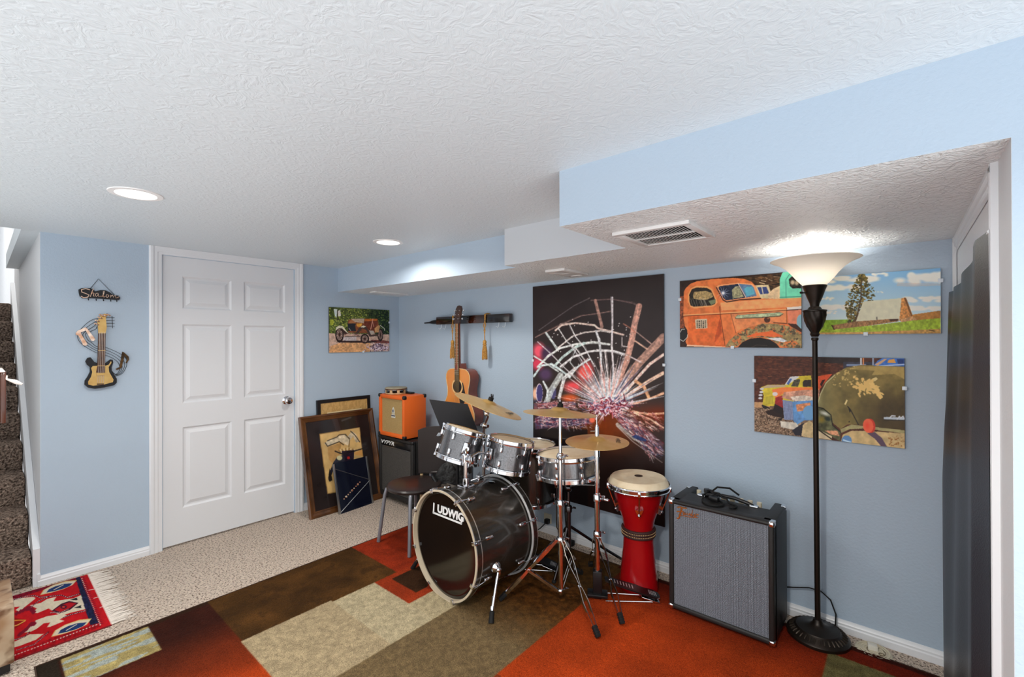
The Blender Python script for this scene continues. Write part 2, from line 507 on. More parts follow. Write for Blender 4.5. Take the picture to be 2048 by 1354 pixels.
def casing(b, x0, x1, ztop, w=.07, y0=0.0, t=.016):
    """moulded casing: two legs and a head, with a fluted profile"""
    prof = [(0, .6), (.008, 1.0), (.022, 1.0), (.030, .72), (.044, .72), (.052, .5), (w, .42)]
    for sx, xe in ((-1, x0), (1, x1)):
        for (p, q) in zip(prof[:-1], prof[1:]):
            xa, xb = xe+sx*(w-p[0]), xe+sx*(w-q[0])
            b.add([(xa, y0-t*p[1], 0), (xb, y0-t*q[1], 0), (xb, y0-t*q[1], ztop), (xa, y0-t*p[1], ztop)], [[0, 1, 2, 3]])
        b.add([(xe+sx*w, y0, 0), (xe+sx*w, y0-t*.6, 0), (xe+sx*w, y0-t*.6, ztop), (xe+sx*w, y0, ztop)], [[0, 1, 2, 3]])
        b.add([(xe, y0+.03, 0), (xe, y0-t*.42, 0), (xe, y0-t*.42, ztop), (xe, y0+.03, ztop)], [[0, 1, 2, 3]])
b = MB()
casing(b, DX0-.004, DX1+.004, ZC-.001)
for z0, z1, t in ((DZ+.002, DZ+.018, .008), (DZ+.018, DZ+.03, .012), (DZ+.03, ZC-.001, .0155)):
    b.bx(DX0-.03, DX1+.03, -t, .03, z0, z1)
struct('trim_1', b, M_trim, angle=20)

# ------------------------------------------------------------------ baseboards
def base_prof(b, p0, p1, out, h=.06):
    p0, p1, out = V(p0), V(p1), V(out); z = Vector((0, 0, 1))
    prof = [(0.014, 0), (.014, .03), (.011, .036), (.011, .044), (.007, .05), (.004, .06), (0, .06)]
    pts = []
    for d, hh in prof: pts.append((p0+out*d+z*hh*h/.06, p1+out*d+z*hh*h/.06))
    vs = [q for p in pts for q in p]
    b.add(vs, [[2*i, 2*i+1, 2*i+3, 2*i+2] for i in range(len(pts)-1)])
    b.add([p[0] for p in pts]+[p0], [list(range(len(pts)+1))])
b = MB(); base_prof(b, (XL-.012, 0, 0), (DX0-.074, 0, 0), (0, -1, 0)); base_prof(b, (DX1+.074, 0, 0), (-.001, 0, 0), (0, -1, 0))
b.bx(XL-.014, XL, -.012, .06, 0, .075, .003)
struct('baseboard_back', b, M_trim, angle=20)
b = MB(); base_prof(b, (0, -.0, 0), (0, -4.03, 0), (-1, 0, 0))
struct('baseboard_right', b, M_trim, angle=20)

# ------------------------------------------------------------------ closet casing on the right of the alcove
b = MB()
yc = YR
prof = [(0, .65), (.008, 1.0), (.02, 1.0), (.028, .7), (.040, .7), (.048, .45), (.065, .4)]
for xe, sg in ((-1.1324, 1), (-.002, -1)):
    for p, q in zip(prof[:-1], prof[1:]):
        b.add([(xe+sg*p[0], yc+.0165*p[1], 0), (xe+sg*q[0], yc+.0165*q[1], 0), (xe+sg*q[0], yc+.0165*q[1], ZS), (xe+sg*p[0], yc+.0165*p[1], ZS)], [[0, 1, 2, 3]])
    b.add([(xe, yc, 0), (xe, yc+.0165*.65, 0), (xe, yc+.0165*.65, ZS), (xe, yc, ZS)], [[0, 1, 2, 3]])
b.bx(-1.1326, -1.1312, yc, yc+.0145, 0, ZS)
for p, q in zip(prof[:-1], prof[1:]):
    b.add([(-1.13, yc+.0165*p[1], ZS-p[0]), (-.002, yc+.0165*p[1], ZS-p[0]), (-.002, yc+.0165*q[1], ZS-q[0]), (-1.13, yc+.0165*q[1], ZS-q[0])], [[0, 1, 2, 3]])
b.bx(-1.128, -.004, yc, yc+.005, 1.45, ZS-.05)
struct('trim_2', b, M_trim, angle=20)
b = MB(); b.bx(XS3+.0005, -1.131, YR-.003, YR+.0006, 0, ZS)     # painted white return at the end of the alcove
struct('trim_3', b, M_white)

# ------------------------------------------------------------------ stairs
st = thing('staircase', 'brown carpeted staircase rising beside the white wall to the upper floor', 'stairs', (-3.0, .03, 0))
run, ris, y0 = .28, .18, .03
for k in range(10):
    ya = y0+run*k
    b = MB(); b.bx(-3.5, XL-.032, ya, 4.4 if k == 9 else ya+run+.25, 0 if k == 0 else ris*k-.05, ris*(k+1), .018)
    part('step', b, M_stair, st)
b = MB(); sl = ris/run
b.add([(x, y, z) for x in (XL-.031, XL-.0015) for (y, z) in ((-.0, 0), (2.75, ris*9.8), (2.75, ris*9.8+.25), (.0, .22))],
      [[0, 1, 2, 3], [7, 6, 5, 4], [0, 4, 5, 1], [1, 5, 6, 2], [2, 6, 7, 3], [3, 7, 4, 0]])
part('skirting_board', b, M_trim, st, 'sloping white skirting board', angle=20)
b = MB(); b.bx(-3.5, -2.64, 4.36, 4.4, 1.8, 4.1); b.mi = 1; b.bx(-2.70, -2.665, 4.33, 4.36, 1.95, 4.1); b.bx(-2.64, -2.60, 4.3, 4.4, 1.8, 4.1)
b.mi = 2; b.bx(-2.722, -2.71, 4.34, 4.36, 1.8, 4.1)
struct('door_2', b, [M_white, M_trim, mat('dark_gap', (70, 66, 60), .6)])

# ------------------------------------------------------------------ recessed lights
M_canring = mat('white_trim_ring', (240, 240, 240), .35)
M_can = emis('lit_lens', (255, 226, 190), 1.6)
M_canring2 = emis('lit_ring', (255, 250, 240), 2.2)
labs = ['round recessed ceiling light in front of the guitar wall sculpture', 'round recessed ceiling light in front of the leaning frames']
for i, (x, y) in enumerate(CANS):
    t = thing('recessed_light', labs[i], 'ceiling light', (x, y, ZC), 'recessed ceiling lights')
    b = MB(); b.lathe([(.074, .0005), (.074, -.004), (.096, -.003), (.098, .0005)], (x, y, ZC), (0, 0, 1), 40); part('trim_ring', b, M_canring, t)
    b = MB(); b.lathe([(.062, -.003), (.074, -.004)], (x, y, ZC), (0, 0, 1), 40); part('light_ring', b, M_canring2, t)
    b = MB(); b.lathe([(0, -.0025), (.062, -.003)], (x, y, ZC), (0, 0, 1), 40); part('lens', b, M_can, t)

# ------------------------------------------------------------------ ceiling vents
M_vent = mat('white_vent_metal', (226, 226, 226), .35)
M_dark = mat('vent_dark', (10, 9, 9), .9)
def vent(label, x0, x1, y0, y1, rows, ns, drop=.012):
    t = thing('ceiling_vent', label, 'vent', ((x0+x1)/2, (y0+y1)/2, ZS))
    b = MB(); f = .028
    for q in ((x0+f+.0003, x1-f-.0003, y0, y0+f), (x0+f+.0003, x1-f-.0003, y1-f, y1), (x0, x0+f, y0, y1), (x1-f, x1, y0, y1)):
        b.bx(*q, ZS-drop, ZS+.004, .0015)
    part('frame', b, M_vent, t)
    b = MB(); b.bx(x0+f*.8, x1-f*.8, y0+f*.8, y1-f*.8, ZS-.002, ZS-.0005); part('duct_opening', b, M_dark, t)
    b = MB()
    xr = [(x0+f+(x1-x0-2*f)*r/rows, x0+f+(x1-x0-2*f)*(r+1)/rows) for r in range(rows)]
    for xa, xb in xr:
        for k in range(ns):
            yy = y0+f+(y1-y0-2*f)*(k+.5)/ns
            b.box(((xa+xb)/2, yy, ZS-.007), (xb-xa-.006, .0018, .008), Matrix.Rotation(R_(-54), 3, 'X'))
    for r in range(1, rows):
        b.bx(xr[r][0]-.004, xr[r][0]+.004, y0+f, y1-f, ZS-.011, ZS-.003)
    part('louvers', b, M_vent, t)
vent('large square white return vent in the soffit under the beam', -1.08, -.765, -3.275, -2.965, 2, 22)
vent('small white register in the soffit above the dark tall print', -.448, -.163, -2.305, -2.16, 2, 9, .014)
vent('narrow white register in the soffit by the corner above the car photo', -.47, -.12, -.315, -.215, 1, 6, .010)
# ------------------------------------------------------------------ big area rug
WR = (-2.6, -.115, -4.0, -.955)       # x0 x1 y0 y1
P = Paint(520, 630, [(WR[0], WR[3]), (WR[1], WR[3]), (WR[1], WR[2]), (WR[0], WR[2])])
def rect(x0, x1, y0, y1, c, nz=.1, sc=.05, seed=1): P.put((P.x >= x0) & (P.x <= x1) & (P.y >= y0) & (P.y <= y1), c, nz, sc, seed)
rust, dkbr, brown = (174, 63, 22), (52, 32, 20), (88, 56, 24)
P.c[:] = rust
P.put(P.x > -9, rust, .22, .22, 3)
# left block: rust deepening to dark brown towards its far edge (woven blend)
m = (P.x < -1.94)
k = np.clip((P.y+1.75)/.55, 0, 1)*m
P.put(k.astype(np.float32), (58, 26, 18), .15, .08, 4)
rect(-2.6, -1.94, -.995, -.9, dkbr, .1)
rect(-2.6, -2.53, -1.9, -.9, (45, 36, 28), .1)
rect(-2.52, -2.21, -1.255, -.985, (178, 160, 104), .25, .03, 6)
q = (P.x > -2.52) & (P.x < -2.21) & (P.y > -1.255) & (P.y < -.985)
P.put(q & (vnoise(P.x*.35, P.y*2.2, .03, 8) > .56), (170, 178, 172), .12, .02, 4)
# brown suede strip
rect(-1.945, -1.083, -1.49, -.9, (82, 54, 25), .3, .12, 11)
P.put((P.x > -1.945) & (P.x < -1.083) & (P.y > -1.49) & (P.n(.06, 21) > .64), (58, 38, 20), .1, .05, 3, .42)
# rust corner by the stool, with its dark patch
rect(-1.083, -.5, -1.5, -.9, (152, 50, 24), .18, .06, 7)
rect(-1.245, -.75, -1.83, -1.49, (158, 56, 26), .15, .06, 7)
rect(-1.15, -.72, -1.765, -1.535, (58, 36, 20), .2, .06, 9)
rect(-.55, -.11, -1.8, -.9, (96, 62, 26), .2, .1, 9)
# beige blocks
rect(-1.95, -1.5, -2.03, -1.47, (182, 162, 128), .16, .02, 12)
rect(-1.5, -1.243, -2.045, -1.49, (194, 178, 144), .16, .02, 13)
rect(-1.243, -.98, -2.045, -1.825, (190, 173, 138), .16, .02, 14)
# taupe band fading to speckled bronze under the drum
rect(-1.95, -.5, -2.54, -2.03, (122, 102, 72), .2, .015, 15)
k = (np.clip((P.x+1.15)/.35, 0, 1)*((P.y > -2.54) & (P.y < -1.75) & (P.x > -1.15) & ((P.y < -2.045) | (P.x > -.98)))).astype(np.float32)
P.put(k, (92, 56, 22), .45, .02, 16)
rect(-.5, -.11, -2.6, -1.75, (84, 58, 28), .3, .03, 17)
rect(-1.95, -1.32, -4.0, -2.54, (140, 58, 28), .15, .05, 17)
# rust field, darker towards the wall, olive patch by the lamp
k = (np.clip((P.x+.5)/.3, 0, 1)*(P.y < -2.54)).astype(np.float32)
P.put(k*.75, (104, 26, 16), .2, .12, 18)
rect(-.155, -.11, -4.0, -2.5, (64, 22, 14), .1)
P.put((P.x > -1.2) & (P.x < -.24) & (P.y < -3.6), (118, 108, 68), .22, .03, 19)
P.blur(1)
hgt = (vnoise(P.x, P.y, .008, 31)*.003+.008).astype(np.float32)
edge = np.minimum.reduce([P.x-WR[0], WR[1]-P.x, P.y-WR[2], WR[3]-P.y])
hgt = hgt*np.clip(edge/.012, 0.05, 1)
rug = thing('area_rug', 'large area rug of rust, brown and beige rectangles under the drum kit', 'rug', ((WR[0]+WR[1])/2, (WR[2]+WR[3])/2, 0))
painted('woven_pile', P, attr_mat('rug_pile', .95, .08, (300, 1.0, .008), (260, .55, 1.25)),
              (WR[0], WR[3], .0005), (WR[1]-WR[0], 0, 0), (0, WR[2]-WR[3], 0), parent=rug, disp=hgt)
b = MB(); b.tube([(WR[0], WR[3], .004), (WR[1], WR[3], .004), (WR[1], WR[2], .004), (WR[0], WR[2], .004)], .004, 6, True); part('edge_binding', b, mat('rug_binding', (58, 36, 24), .9), rug)
RUGZ = .010

# ------------------------------------------------------------------ small red kilim by the stairs
KX0, KX1, KY0, KY1 = -3.1, -2.322, -.822, -.055
kw = thing('kilim_rug', 'small red kilim rug with cream motifs and white fringe at foot of stairs', 'rug', (-2.7, -.44, 0))
H = [((-257.7, 1276.0)), ((176.9, 1149.9)), ((225.1, 1251.2)), ((-319.6, 1449.0))]
P = Paint(330, 330, [((x)*6.33, (y-1140)*6.33) for x, y in H])
red, navy, cream, dred = (186, 22, 30), (30, 32, 62), (214, 200, 176), (120, 18, 40)
P.c[:] = red; P.put(P.x > -1e6, red, .12, 40, 2)
P.poly([(-1700, 640), (0, 385), (940, 95), (975, 165), (560, 260), (0, 440), (-1700, 760)], dred, .5, 22, 3)
P.poly([(955, 95), (1010, 80), (1260, 690), (1150, 720)], navy, .5, 20, 4)
for i in range(28):
    t = i/27; P.line([(1010+250*t, 90+610*t), (1060+250*t, 80+610*t)], 9, dred)
    P.ell(1040+235*t, 120+590*t, 7, 10, (222, 205, 190))
for t in (.18, .42, .7): P.line([(1080+270*t, 190+430*t), (1160+270*t, 180+400*t)], 8, (220, 200, 190))
P.poly([(-1700, 1500), (0, 1160), (660, 880), (1230, 690), (1290, 730), (200, 1180), (-1700, 1700)], (150, 14, 24), .4, 25, 5)
for i in range(26): P.ell(200+41*i, 1095-15.4*i, 12, 6, (226, 210, 200), -20)
def almond(cx, cy, s, fl):
    pts = [(-220, 45), (-150, -35), (-10, -95), (150, -110), (215, -70), (120, 0), (-40, 55), (-170, 70)]
    pts = [(-235, 95), (-190, 20), (-70, -50), (90, -105), (235, -120), (180, -50), (60, 10), (-90, 60)]
    P.poly([(cx+s*x, cy+s*y*fl-.0*x) for x, y in pts], (214, 180, 110))
    P.poly([(cx+s*.93*x, cy+s*.88*y*fl) for x, y in pts], cream)
    P.poly([(cx+s*(x*.70+10), cy+s*.62*y*fl) for x, y in pts], (34, 56, 104), .2)
    P.line([(cx-60*s, cy+20*s*fl), (cx+60*s, cy-50*s*fl)], 9, cream)
almond(745, 245, 1.0, .9); almond(910, 760, 1.1, 1.0)
def motif(pts, c=cream): P.poly([(x, y) for x, y in pts], (60, 20, 40)); P.poly([(x+ (0), y) for x, y in pts], c, .06, 30)
for pts in ([(-900, 640), (150, 380), (430, 350), (455, 372), (320, 480), (250, 540), (200, 520), (260, 475), (30, 500), (-900, 760)],
            [(380, 460), (520, 430), (600, 380), (720, 350), (680, 410), (940, 370), (1030, 330), (1085, 510), (880, 560), (780, 600), (690, 545), (620, 500), (480, 560), (420, 555), (470, 500)],
            [(460, 650), (600, 600), (760, 575), (860, 590), (760, 640), (820, 660), (640, 735), (600, 740), (640, 680), (560, 690), (470, 760), (390, 800), (300, 810)],
            [(-900, 1130), (200, 920), (380, 830), (560, 825), (460, 900), (250, 980), (-900, 1290)]):
    motif(pts)
P.poly([(660, 530), (780, 440), (880, 405), (1000, 430), (890, 520), (760, 565)], (60, 20, 40)); P.poly([(690, 520), (790, 455), (880, 422), (970, 435), (880, 505), (770, 545)], (176, 24, 34))
P.ell(810, 480, 40, 26, (60, 20, 40)); P.ell(810, 480, 20, 12, (200, 60, 50))
for x, y in ((950, 380), (1000, 480)): P.poly([(x-60, y+12), (x+30, y-20), (x+35, y+16)], (30, 34, 40))
for pts in ([(205, 560), (330, 500), (380, 495), (440, 570)], [(240, 830), (330, 760), (380, 700), (450, 690)]):
    for (x0, y0), (x1, y1) in zip(pts[:-1], pts[1:]):
        for t in (0, .33, .66): P.poly([(x0+(x1-x0)*t-20, y0+(y1-y0)*t+14), (x0+(x1-x0)*t+22, y0+(y1-y0)*t-34), (x0+(x1-x0)*t+44, y0+(y1-y0)*t-4), (x0+(x1-x0)*t+5, y0+(y1-y0)*t+36)], dred)
P.poly([(-800, 900), (160, 620), (330, 640), (300, 690), (160, 780), (-800, 1100)], (140, 24, 20)); P.line([(120, 660), (240, 650), (330, 650)], 12, (226, 150, 60)); P.line([(130, 740), (230, 710), (320, 660)], 12, (222, 170, 80))
def dots(pts, st=22, r=6):
    for (x0, y0), (x1, y1) in zip(pts[:-1], pts[1:]):
        L = math.hypot(x1-x0, y1-y0); k = max(1, int(L/st))
        P.line([(x0, y0), (x1, y1)], 13, (70, 18, 40))
        for i in range(k): P.ell(x0+(x1-x0)*i/k, y0+(y1-y0)*i/k, r, r*.8, (225, 205, 195))
dots([(0, 440), (330, 345), (430, 335), (500, 350)]); dots([(500, 360), (780, 330), (860, 360), (1020, 310)]); dots([(650, 555), (780, 550), (890, 500)])
dots([(800, 620), (900, 580), (1100, 525)]); dots([(190, 900), (320, 860), (380, 800)]); dots([(220, 1030), (440, 960), (620, 800)]); dots([(400, 480), (500, 400), (620, 350)])
P.blur(1)
painted('woven_field', P, attr_mat('kilim_weave', .95, .08, (520, .6, .004), (700, .75, 1.12)), (KX0, KY1, .0075), (KX1-KX0, 0, 0), (0, KY0-KY1, 0), parent=kw)
b = MB()
for i in range(150):
    y = KY1+(KY0-KY1)*(i+.5)/150; L = random.uniform(.07, .11); a = random.uniform(-.025, .025)
    b.tube([(KX1-.004, y, .006), (KX1+L*.5, y+a*.4, .007), (KX1+L, y+a, .003)], [.0022, .0024, .0012], 5)
part('fringe', b, mat('fringe_wool', (214, 204, 194), .95, spec=.1), kw, 'long white fringe', kind='stuff')
b = MB(); b.bx(KX0, KX1, KY0, KY1, .0, .007); part('backing', b, mat('kilim_back', (120, 20, 26), .95), kw)

# ------------------------------------------------------------------ printed photographs on the wall
def print_panel(name, label, P, O, U, VV, nrm, clips, t=.008, mname='photo_print', rough=.3, cat='photo print', group=None):
    O, U, VV, nrm = V(O), V(U), V(VV), V(nrm)
    c = O+U/2+VV/2
    th = thing(name, label, cat, c, group)
    P.blur(1)
    g_ = P.c.mean(-1, keepdims=True); P.c = np.clip(g_+(P.c-g_)*1.0, 0, 255); P.c = P.c*1.10+np.maximum(P.c-120, 0)*.12
    painted('picture', P, attr_mat(mname, rough, .22), O+nrm*.0004, U, VV, parent=th)
    b = MB(); u = U.normalized(); v = VV.normalized()
    b.fbox(O, u, v, u.cross(v), (0, U.length), (0, VV.length), (-.0001, t) if u.cross(v).dot(nrm) < 0 else (-t, .0001))
    part('panel', b, mat('panel_edge', (60, 58, 58), .5), th)
    for px, py in clips:
        q = O+U*px+VV*py; b = MB()
        b.fbox(q, u, v, nrm, (-.009, .009), (-.009, .009), (-t, .004), .002); part('clip', b, M_clear, th, 'small clear plastic clip')
    return th
def rel(pts, ox, oy, s=1.0): return [(ox+x*s, oy+y*s) for x, y in pts]

# --- orange truck
P = Paint(380, 236, [(75, 175), (1919, 68), (1905, 1215), (80, 1185)], (52, 34, 28))
P.put(P.x > 0, (50, 32, 26), .4, 60, 2)
P.poly([(1000, 150), (1640, 95), (1640, 500), (1200, 500)], (74, 52, 32), .6, 40, 3)
for i in range(26):
    x, y = random.uniform(1150, 1600), random.uniform(110, 300)
    P.line([(x, y), (x+random.uniform(20, 120), y-random.uniform(-25, 20))], random.uniform(5, 14), random.choice([(190, 168, 132), (30, 22, 18), (128, 92, 56)]))
P.poly([(1235, 270), (1430, 265), (1470, 400), (1650, 400), (1650, 520), (1200, 520)], (206, 190, 150), .12, 40, 4)
P.poly([(1262, 300), (1400, 296), (1440, 395), (1310, 410)], (58, 72, 124)); P.line([(1330, 295), (1352, 410)], 14, (206, 196, 170))
P.poly([(1420, 410), (1500, 330), (1640, 270), (1640, 500), (1420, 500)], (214, 188, 150), .15, 40, 4)
P.poly([(1600, 500), (1600, 190), (1640, 90), (1720, 50), (1930, 40), (1930, 500)], (118, 210, 178), .08, 60, 5)
P.poly([(1735, 190), (1780, 150), (1930, 150), (1930, 330), (1790, 330), (1745, 290)], (44, 40, 30), .6, 20, 4)
P.ell(1790, 240, 45, 50, (196, 180, 150), 0, .6); P.ell(1850, 250, 40, 50, (186, 170, 140), 0, .6)
P.line([(1690, 470), (1690, 200), (1750, 110)], 7, (60, 140, 120)); P.line([(1600, 460), (1930, 455)], 10, (60, 140, 118))
P.poly([(75, 420), (140, 400), (140, 900), (75, 900)], (130, 70, 44), .6, 25, 5)
body = [(130, 700), (140, 340), (165, 290), (240, 220), (340, 185), (600, 155), (900, 148), (1060, 165), (1180, 215), (1235, 275), (1310, 470), (1700, 490), (1930, 480), (1930, 1215), (790, 1200), (190, 1160), (165, 1100), (200, 1010), (190, 930), (150, 860)]
P.poly(body, (214, 122, 66), .16, 70, 6)
P.poly([(700, 520), (1300, 490), (1930, 470), (1930, 640), (1700, 610), (720, 640)], (232, 158, 104), .14, 60, 7)
P.poly([(200, 700), (700, 690), (770, 1190), (200, 1150), (215, 1000)], (210, 106, 50), .2, 60, 8)
P.poly([(850, 690), (1700, 650), (1690, 850), (1400, 840), (1000, 930), (930, 980)], (214, 136, 86), .16, 60, 9)
P.poly([(620, 1040), (700, 720), (720, 980), (610, 1130)], (164, 62, 28), .3, 40, 9, .6)
P.poly([(190, 1150), (770, 1185), (760, 1200), (180, 1175)], (230, 180, 150))
P.line([(135, 700), (690, 680), (1100, 665), (1700, 640)], 15, (248, 168, 112)); P.line([(135, 715), (690, 695), (1100, 682), (1700, 655)], 8, (96, 44, 22))
P.line([(690, 580), (700, 700), (770, 1170)], 9, (110, 48, 22)); P.line([(860, 690), (935, 980)], 7, (130, 62, 32))
P.poly([(740, 1010), (765, 1085), (755, 1095)], (40, 22, 16))
P.poly([(210, 500), (205, 380), (250, 290), (330, 255), (500, 262), (580, 310), (650, 480), (660, 520), (600, 575), (300, 600), (235, 575)], (244, 160, 100))
P.poly([(228, 500), (222, 390), (262, 305), (335, 280), (495, 288), (562, 330), (632, 490), (620, 540), (560, 560), (300, 575), (245, 555)], (40, 34, 26), .5, 20, 3)
P.poly([(280, 400), (300, 345), (480, 335), (570, 370), (590, 430), (500, 470), (380, 470), (290, 450)], (166, 144, 98), .35, 16, 4)
P.poly([(520, 490), (630, 465), (632, 520), (560, 555)], (118, 128, 96))
for i in range(12):
    x = random.uniform(240, 480); P.line([(x, 450), (x+random.uniform(20, 60), 570)], 3, (190, 180, 165))
P.poly([(640, 275), (680, 250), (960, 225), (1190, 245), (1235, 285), (1310, 460), (1200, 462), (870, 500), (780, 512), (730, 480)], (244, 158, 108))
P.line([(645, 290), (745, 480), (800, 512), (1000, 482), (1310, 470)], 18, (70, 38, 24))
P.poly([(672, 292), (700, 268), (960, 242), (1175, 262), (1210, 300), (1255, 430), (1100, 452), (880, 478), (790, 488), (745, 450)], (34, 42, 62), .35, 30, 4)
P.poly([(880, 330), (930, 280), (985, 275), (1060, 440), (890, 465)], (150, 148, 116), .35, 20, 5)
P.poly([(985, 240), (1175, 262), (1210, 300), (1255, 430), (1090, 450)], (96, 128, 160), .15, 40, 4)
P.poly([(1065, 320), (1110, 285), (1190, 290), (1225, 400), (1100, 435)], (96, 168, 186), .1, 40, 3)
P.line([(972, 232), (1090, 450)], 12, (216, 190, 170))
for a in range(0, 360, 30):
    L = random.uniform(70, 120); P.line([(745, 375), (745+L*math.cos(R_(a+8)), 375+L*math.sin(R_(a+8)))], 8, (206, 216, 236), w1=1)
P.ell(745, 375, 26, 26, (240, 244, 255), 0, .5)
P.poly([(312, 768), (495, 760), (505, 905), (325, 912)], (198, 182, 156))
for r in range(4):
    for c_ in range(5): P.poly(rel([(0, 0), (22, 0), (22, 20), (0, 20)], 335+c_*32, 785+r*30+(c_ % 2)*3), random.choice([(84, 76, 62), (110, 100, 84), (60, 52, 44)]))
P.poly([(925, 745), (960, 712), (1600, 680), (1650, 705), (1600, 745), (1300, 765), (930, 772)], (96, 84, 62)); P.poly([(932, 740), (965, 716), (1600, 686), (1640, 704), (1590, 732), (1300, 750), (935, 760)], (168, 180, 146), .25, 30, 4)
P.ell(1405, 790, 46, 46, (80, 44, 28), 0, 0, .4, 12); P.ell(1420, 770, 14, 14, (150, 96, 60))
P.line([(1500, 835), (1690, 852)], 10, (70, 34, 20)); P.line([(1695, 620), (1695, 850)], 6, (110, 50, 28))
P.poly([(1700, 612), (1930, 595), (1930, 640), (1705, 655)], (226, 212, 206)); P.line([(1700, 655), (1930, 645)], 14, (60, 34, 26))
P.poly([(1705, 660), (1930, 650), (1930, 950), (1720, 860)], (214, 132, 100), .1, 50, 4)
P.ell(1900, 830, 60, 110, (138, 176, 190)); P.poly([(1700, 850), (1830, 860), (1930, 960), (1930, 1000), (1760, 900)], (66, 34, 20))
fen = [(770, 1190), (830, 1100), (960, 985), (1150, 890), (1350, 845), (1550, 855), (1750, 900), (1880, 980), (1930, 1040), (1930, 1230), (1650, 1210), (1550, 1150), (1450, 1080), (1300, 1045), (1150, 1060), (1030, 1120), (960, 1195)]
P.poly(fen, (150, 132, 88), .35, 35, 12)
P.put(P.mask(fen) & (P.n(50, 33) > .56), (196, 118, 66), .2, 20, 3); P.put(P.mask(fen) & (P.n(36, 37) > .62), (92, 80, 60), .2, 20, 3)
P.poly([(1100, 1030), (1250, 985), (1480, 960), (1640, 1040), (1500, 1050), (1300, 1030), (1110, 1050)], (232, 110, 56), .15, 30, 4)
P.poly([(1400, 1065), (1600, 1060), (1700, 1110), (1640, 1130), (1470, 1090)], (202, 208, 212), .2, 20, 3)
P.poly([(960, 1200), (1030, 1125), (1150, 1070), (1300, 1055), (1450, 1090), (1540, 1150), (1590, 1215)], (30, 24, 20)); P.line([(1160, 1200), (1250, 1165), (1400, 1175)], 8, (70, 60, 52))
P.ell(120, 1000, 75, 105, (34, 32, 32)); P.line([(85, 960), (105, 915), (150, 915)], 9, (204, 198, 190)); P.line([(80, 1070), (130, 1100), (190, 1040), (195, 1000)], 9, (204, 198, 190))
nB = (-1, 0, 0)
print_panel('truck_print', 'photo print of a rusty orange pickup cab and front fender', P, (-.012, -2.845, 1.789), (0, -.625, 0), (0, 0, -.397), nB, [(-.0, .28), (.47, 1.0)])

# --- barn
P = Paint(300, 176, [(150, 186), (1925, 78), (1925, 865), (150, 882)], (150, 186, 214))
k = np.clip((P.y-100)/600, 0, 1).astype(np.float32); P.c[:] = (126, 172, 208); P.put(k, (198, 216, 220))
def cloud(cx, cy, rx, ry, n_=26):
    for i in range(n_): P.ell(cx+random.uniform(-1, 1)*rx, cy+random.uniform(-1, 1)*ry*.6, rx*random.uniform(.2, .4), ry*random.uniform(.4, .7), (234, 226, 214), 0, .7, a=.85)
cloud(600, 210, 420, 50); cloud(480, 310, 330, 45); cloud(1100, 150, 120, 26, 12); cloud(1680, 200, 300, 80); cloud(350, 440, 120, 30, 10); cloud(520, 550, 230, 40); cloud(1720, 450, 260, 40); cloud(1750, 560, 240, 34); cloud(1100, 365, 60, 14, 6); cloud(420, 610, 130, 22, 8)
P.poly([(1350, 250), (1925, 265), (1925, 290), (1500, 300), (1330, 290)], (190, 178, 174), a=.5)
P.poly([(1540, 640), (1925, 590), (1925, 760), (1540, 760)], (178, 128, 66), .25, 40, 3)
P.poly([(0, 715), (700, 695), (900, 760), (700, 880), (0, 880)], (134, 166, 56), .2, 30, 4)
P.poly([(0, 880), (0, 830), (480, 815), (1000, 770), (1550, 710), (1925, 680), (1925, 880)], (154, 176, 58), .25, 26, 5)
P.poly([(0, 880), (0, 862), (900, 850), (1500, 830), (1925, 810), (1925, 880)], (190, 150, 88), .25, 26, 6)
for i in range(520):
    t = random.random(); y = 150+600*t; w_ = 30+175*math.sin(min(1, t*1.6)*math.pi/2)*(1 if t < .55 else max(.35, 1.9-1.7*t))
    cx = 870-130*max(0, t-.35)*1.6; x = cx+random.uniform(-1, 1)*w_
    if random.random() < .82: P.ell(x, y, random.uniform(10, 26), random.uniform(5, 12), random.choice([(112, 98, 44), (86, 78, 38), (146, 126, 62), (64, 60, 34)]), random.uniform(-40, 40))
P.line([(860, 200), (850, 450), (800, 640), (760, 740)], 14, (84, 64, 40), w1=24)
P.poly([(880, 478), (1400, 438), (1370, 690), (780, 722)], (206, 204, 180), .05, 60, 7)
P.poly([(1400, 440), (1460, 432), (1555, 660), (1370, 700)], (196, 138, 78), .35, 18, 8); P.poly([(1430, 430), (1465, 440), (1545, 650), (1530, 660)], (120, 78, 40))
P.poly([(450, 770), (780, 722), (1200, 695), (1360, 690), (1360, 720), (980, 770), (480, 820)], (150, 112, 72), .4, 16, 9); P.line([(450, 770), (480, 820)], 14, (70, 48, 28)); P.poly([(1230, 695), (1360, 690), (1330, 715), (1250, 715)], (70, 40, 24)); P.line([(1065, 670), (1068, 700)], 10, (60, 56, 46))
P.poly([(1360, 700), (1555, 660), (1610, 700), (1400, 730)], (192, 150, 106), .3, 20, 3); P.line([(1770, 825), (1840, 838)], 10, (70, 50, 26))
print_panel('barn_print', 'photo print of a pale barn roof and tall pine under cloudy sky', P, (-.012, -3.508, 1.748), (0, -.485, 0), (0, 0, -.287), nB, [(1.0, .19), (.46, 1.0)])

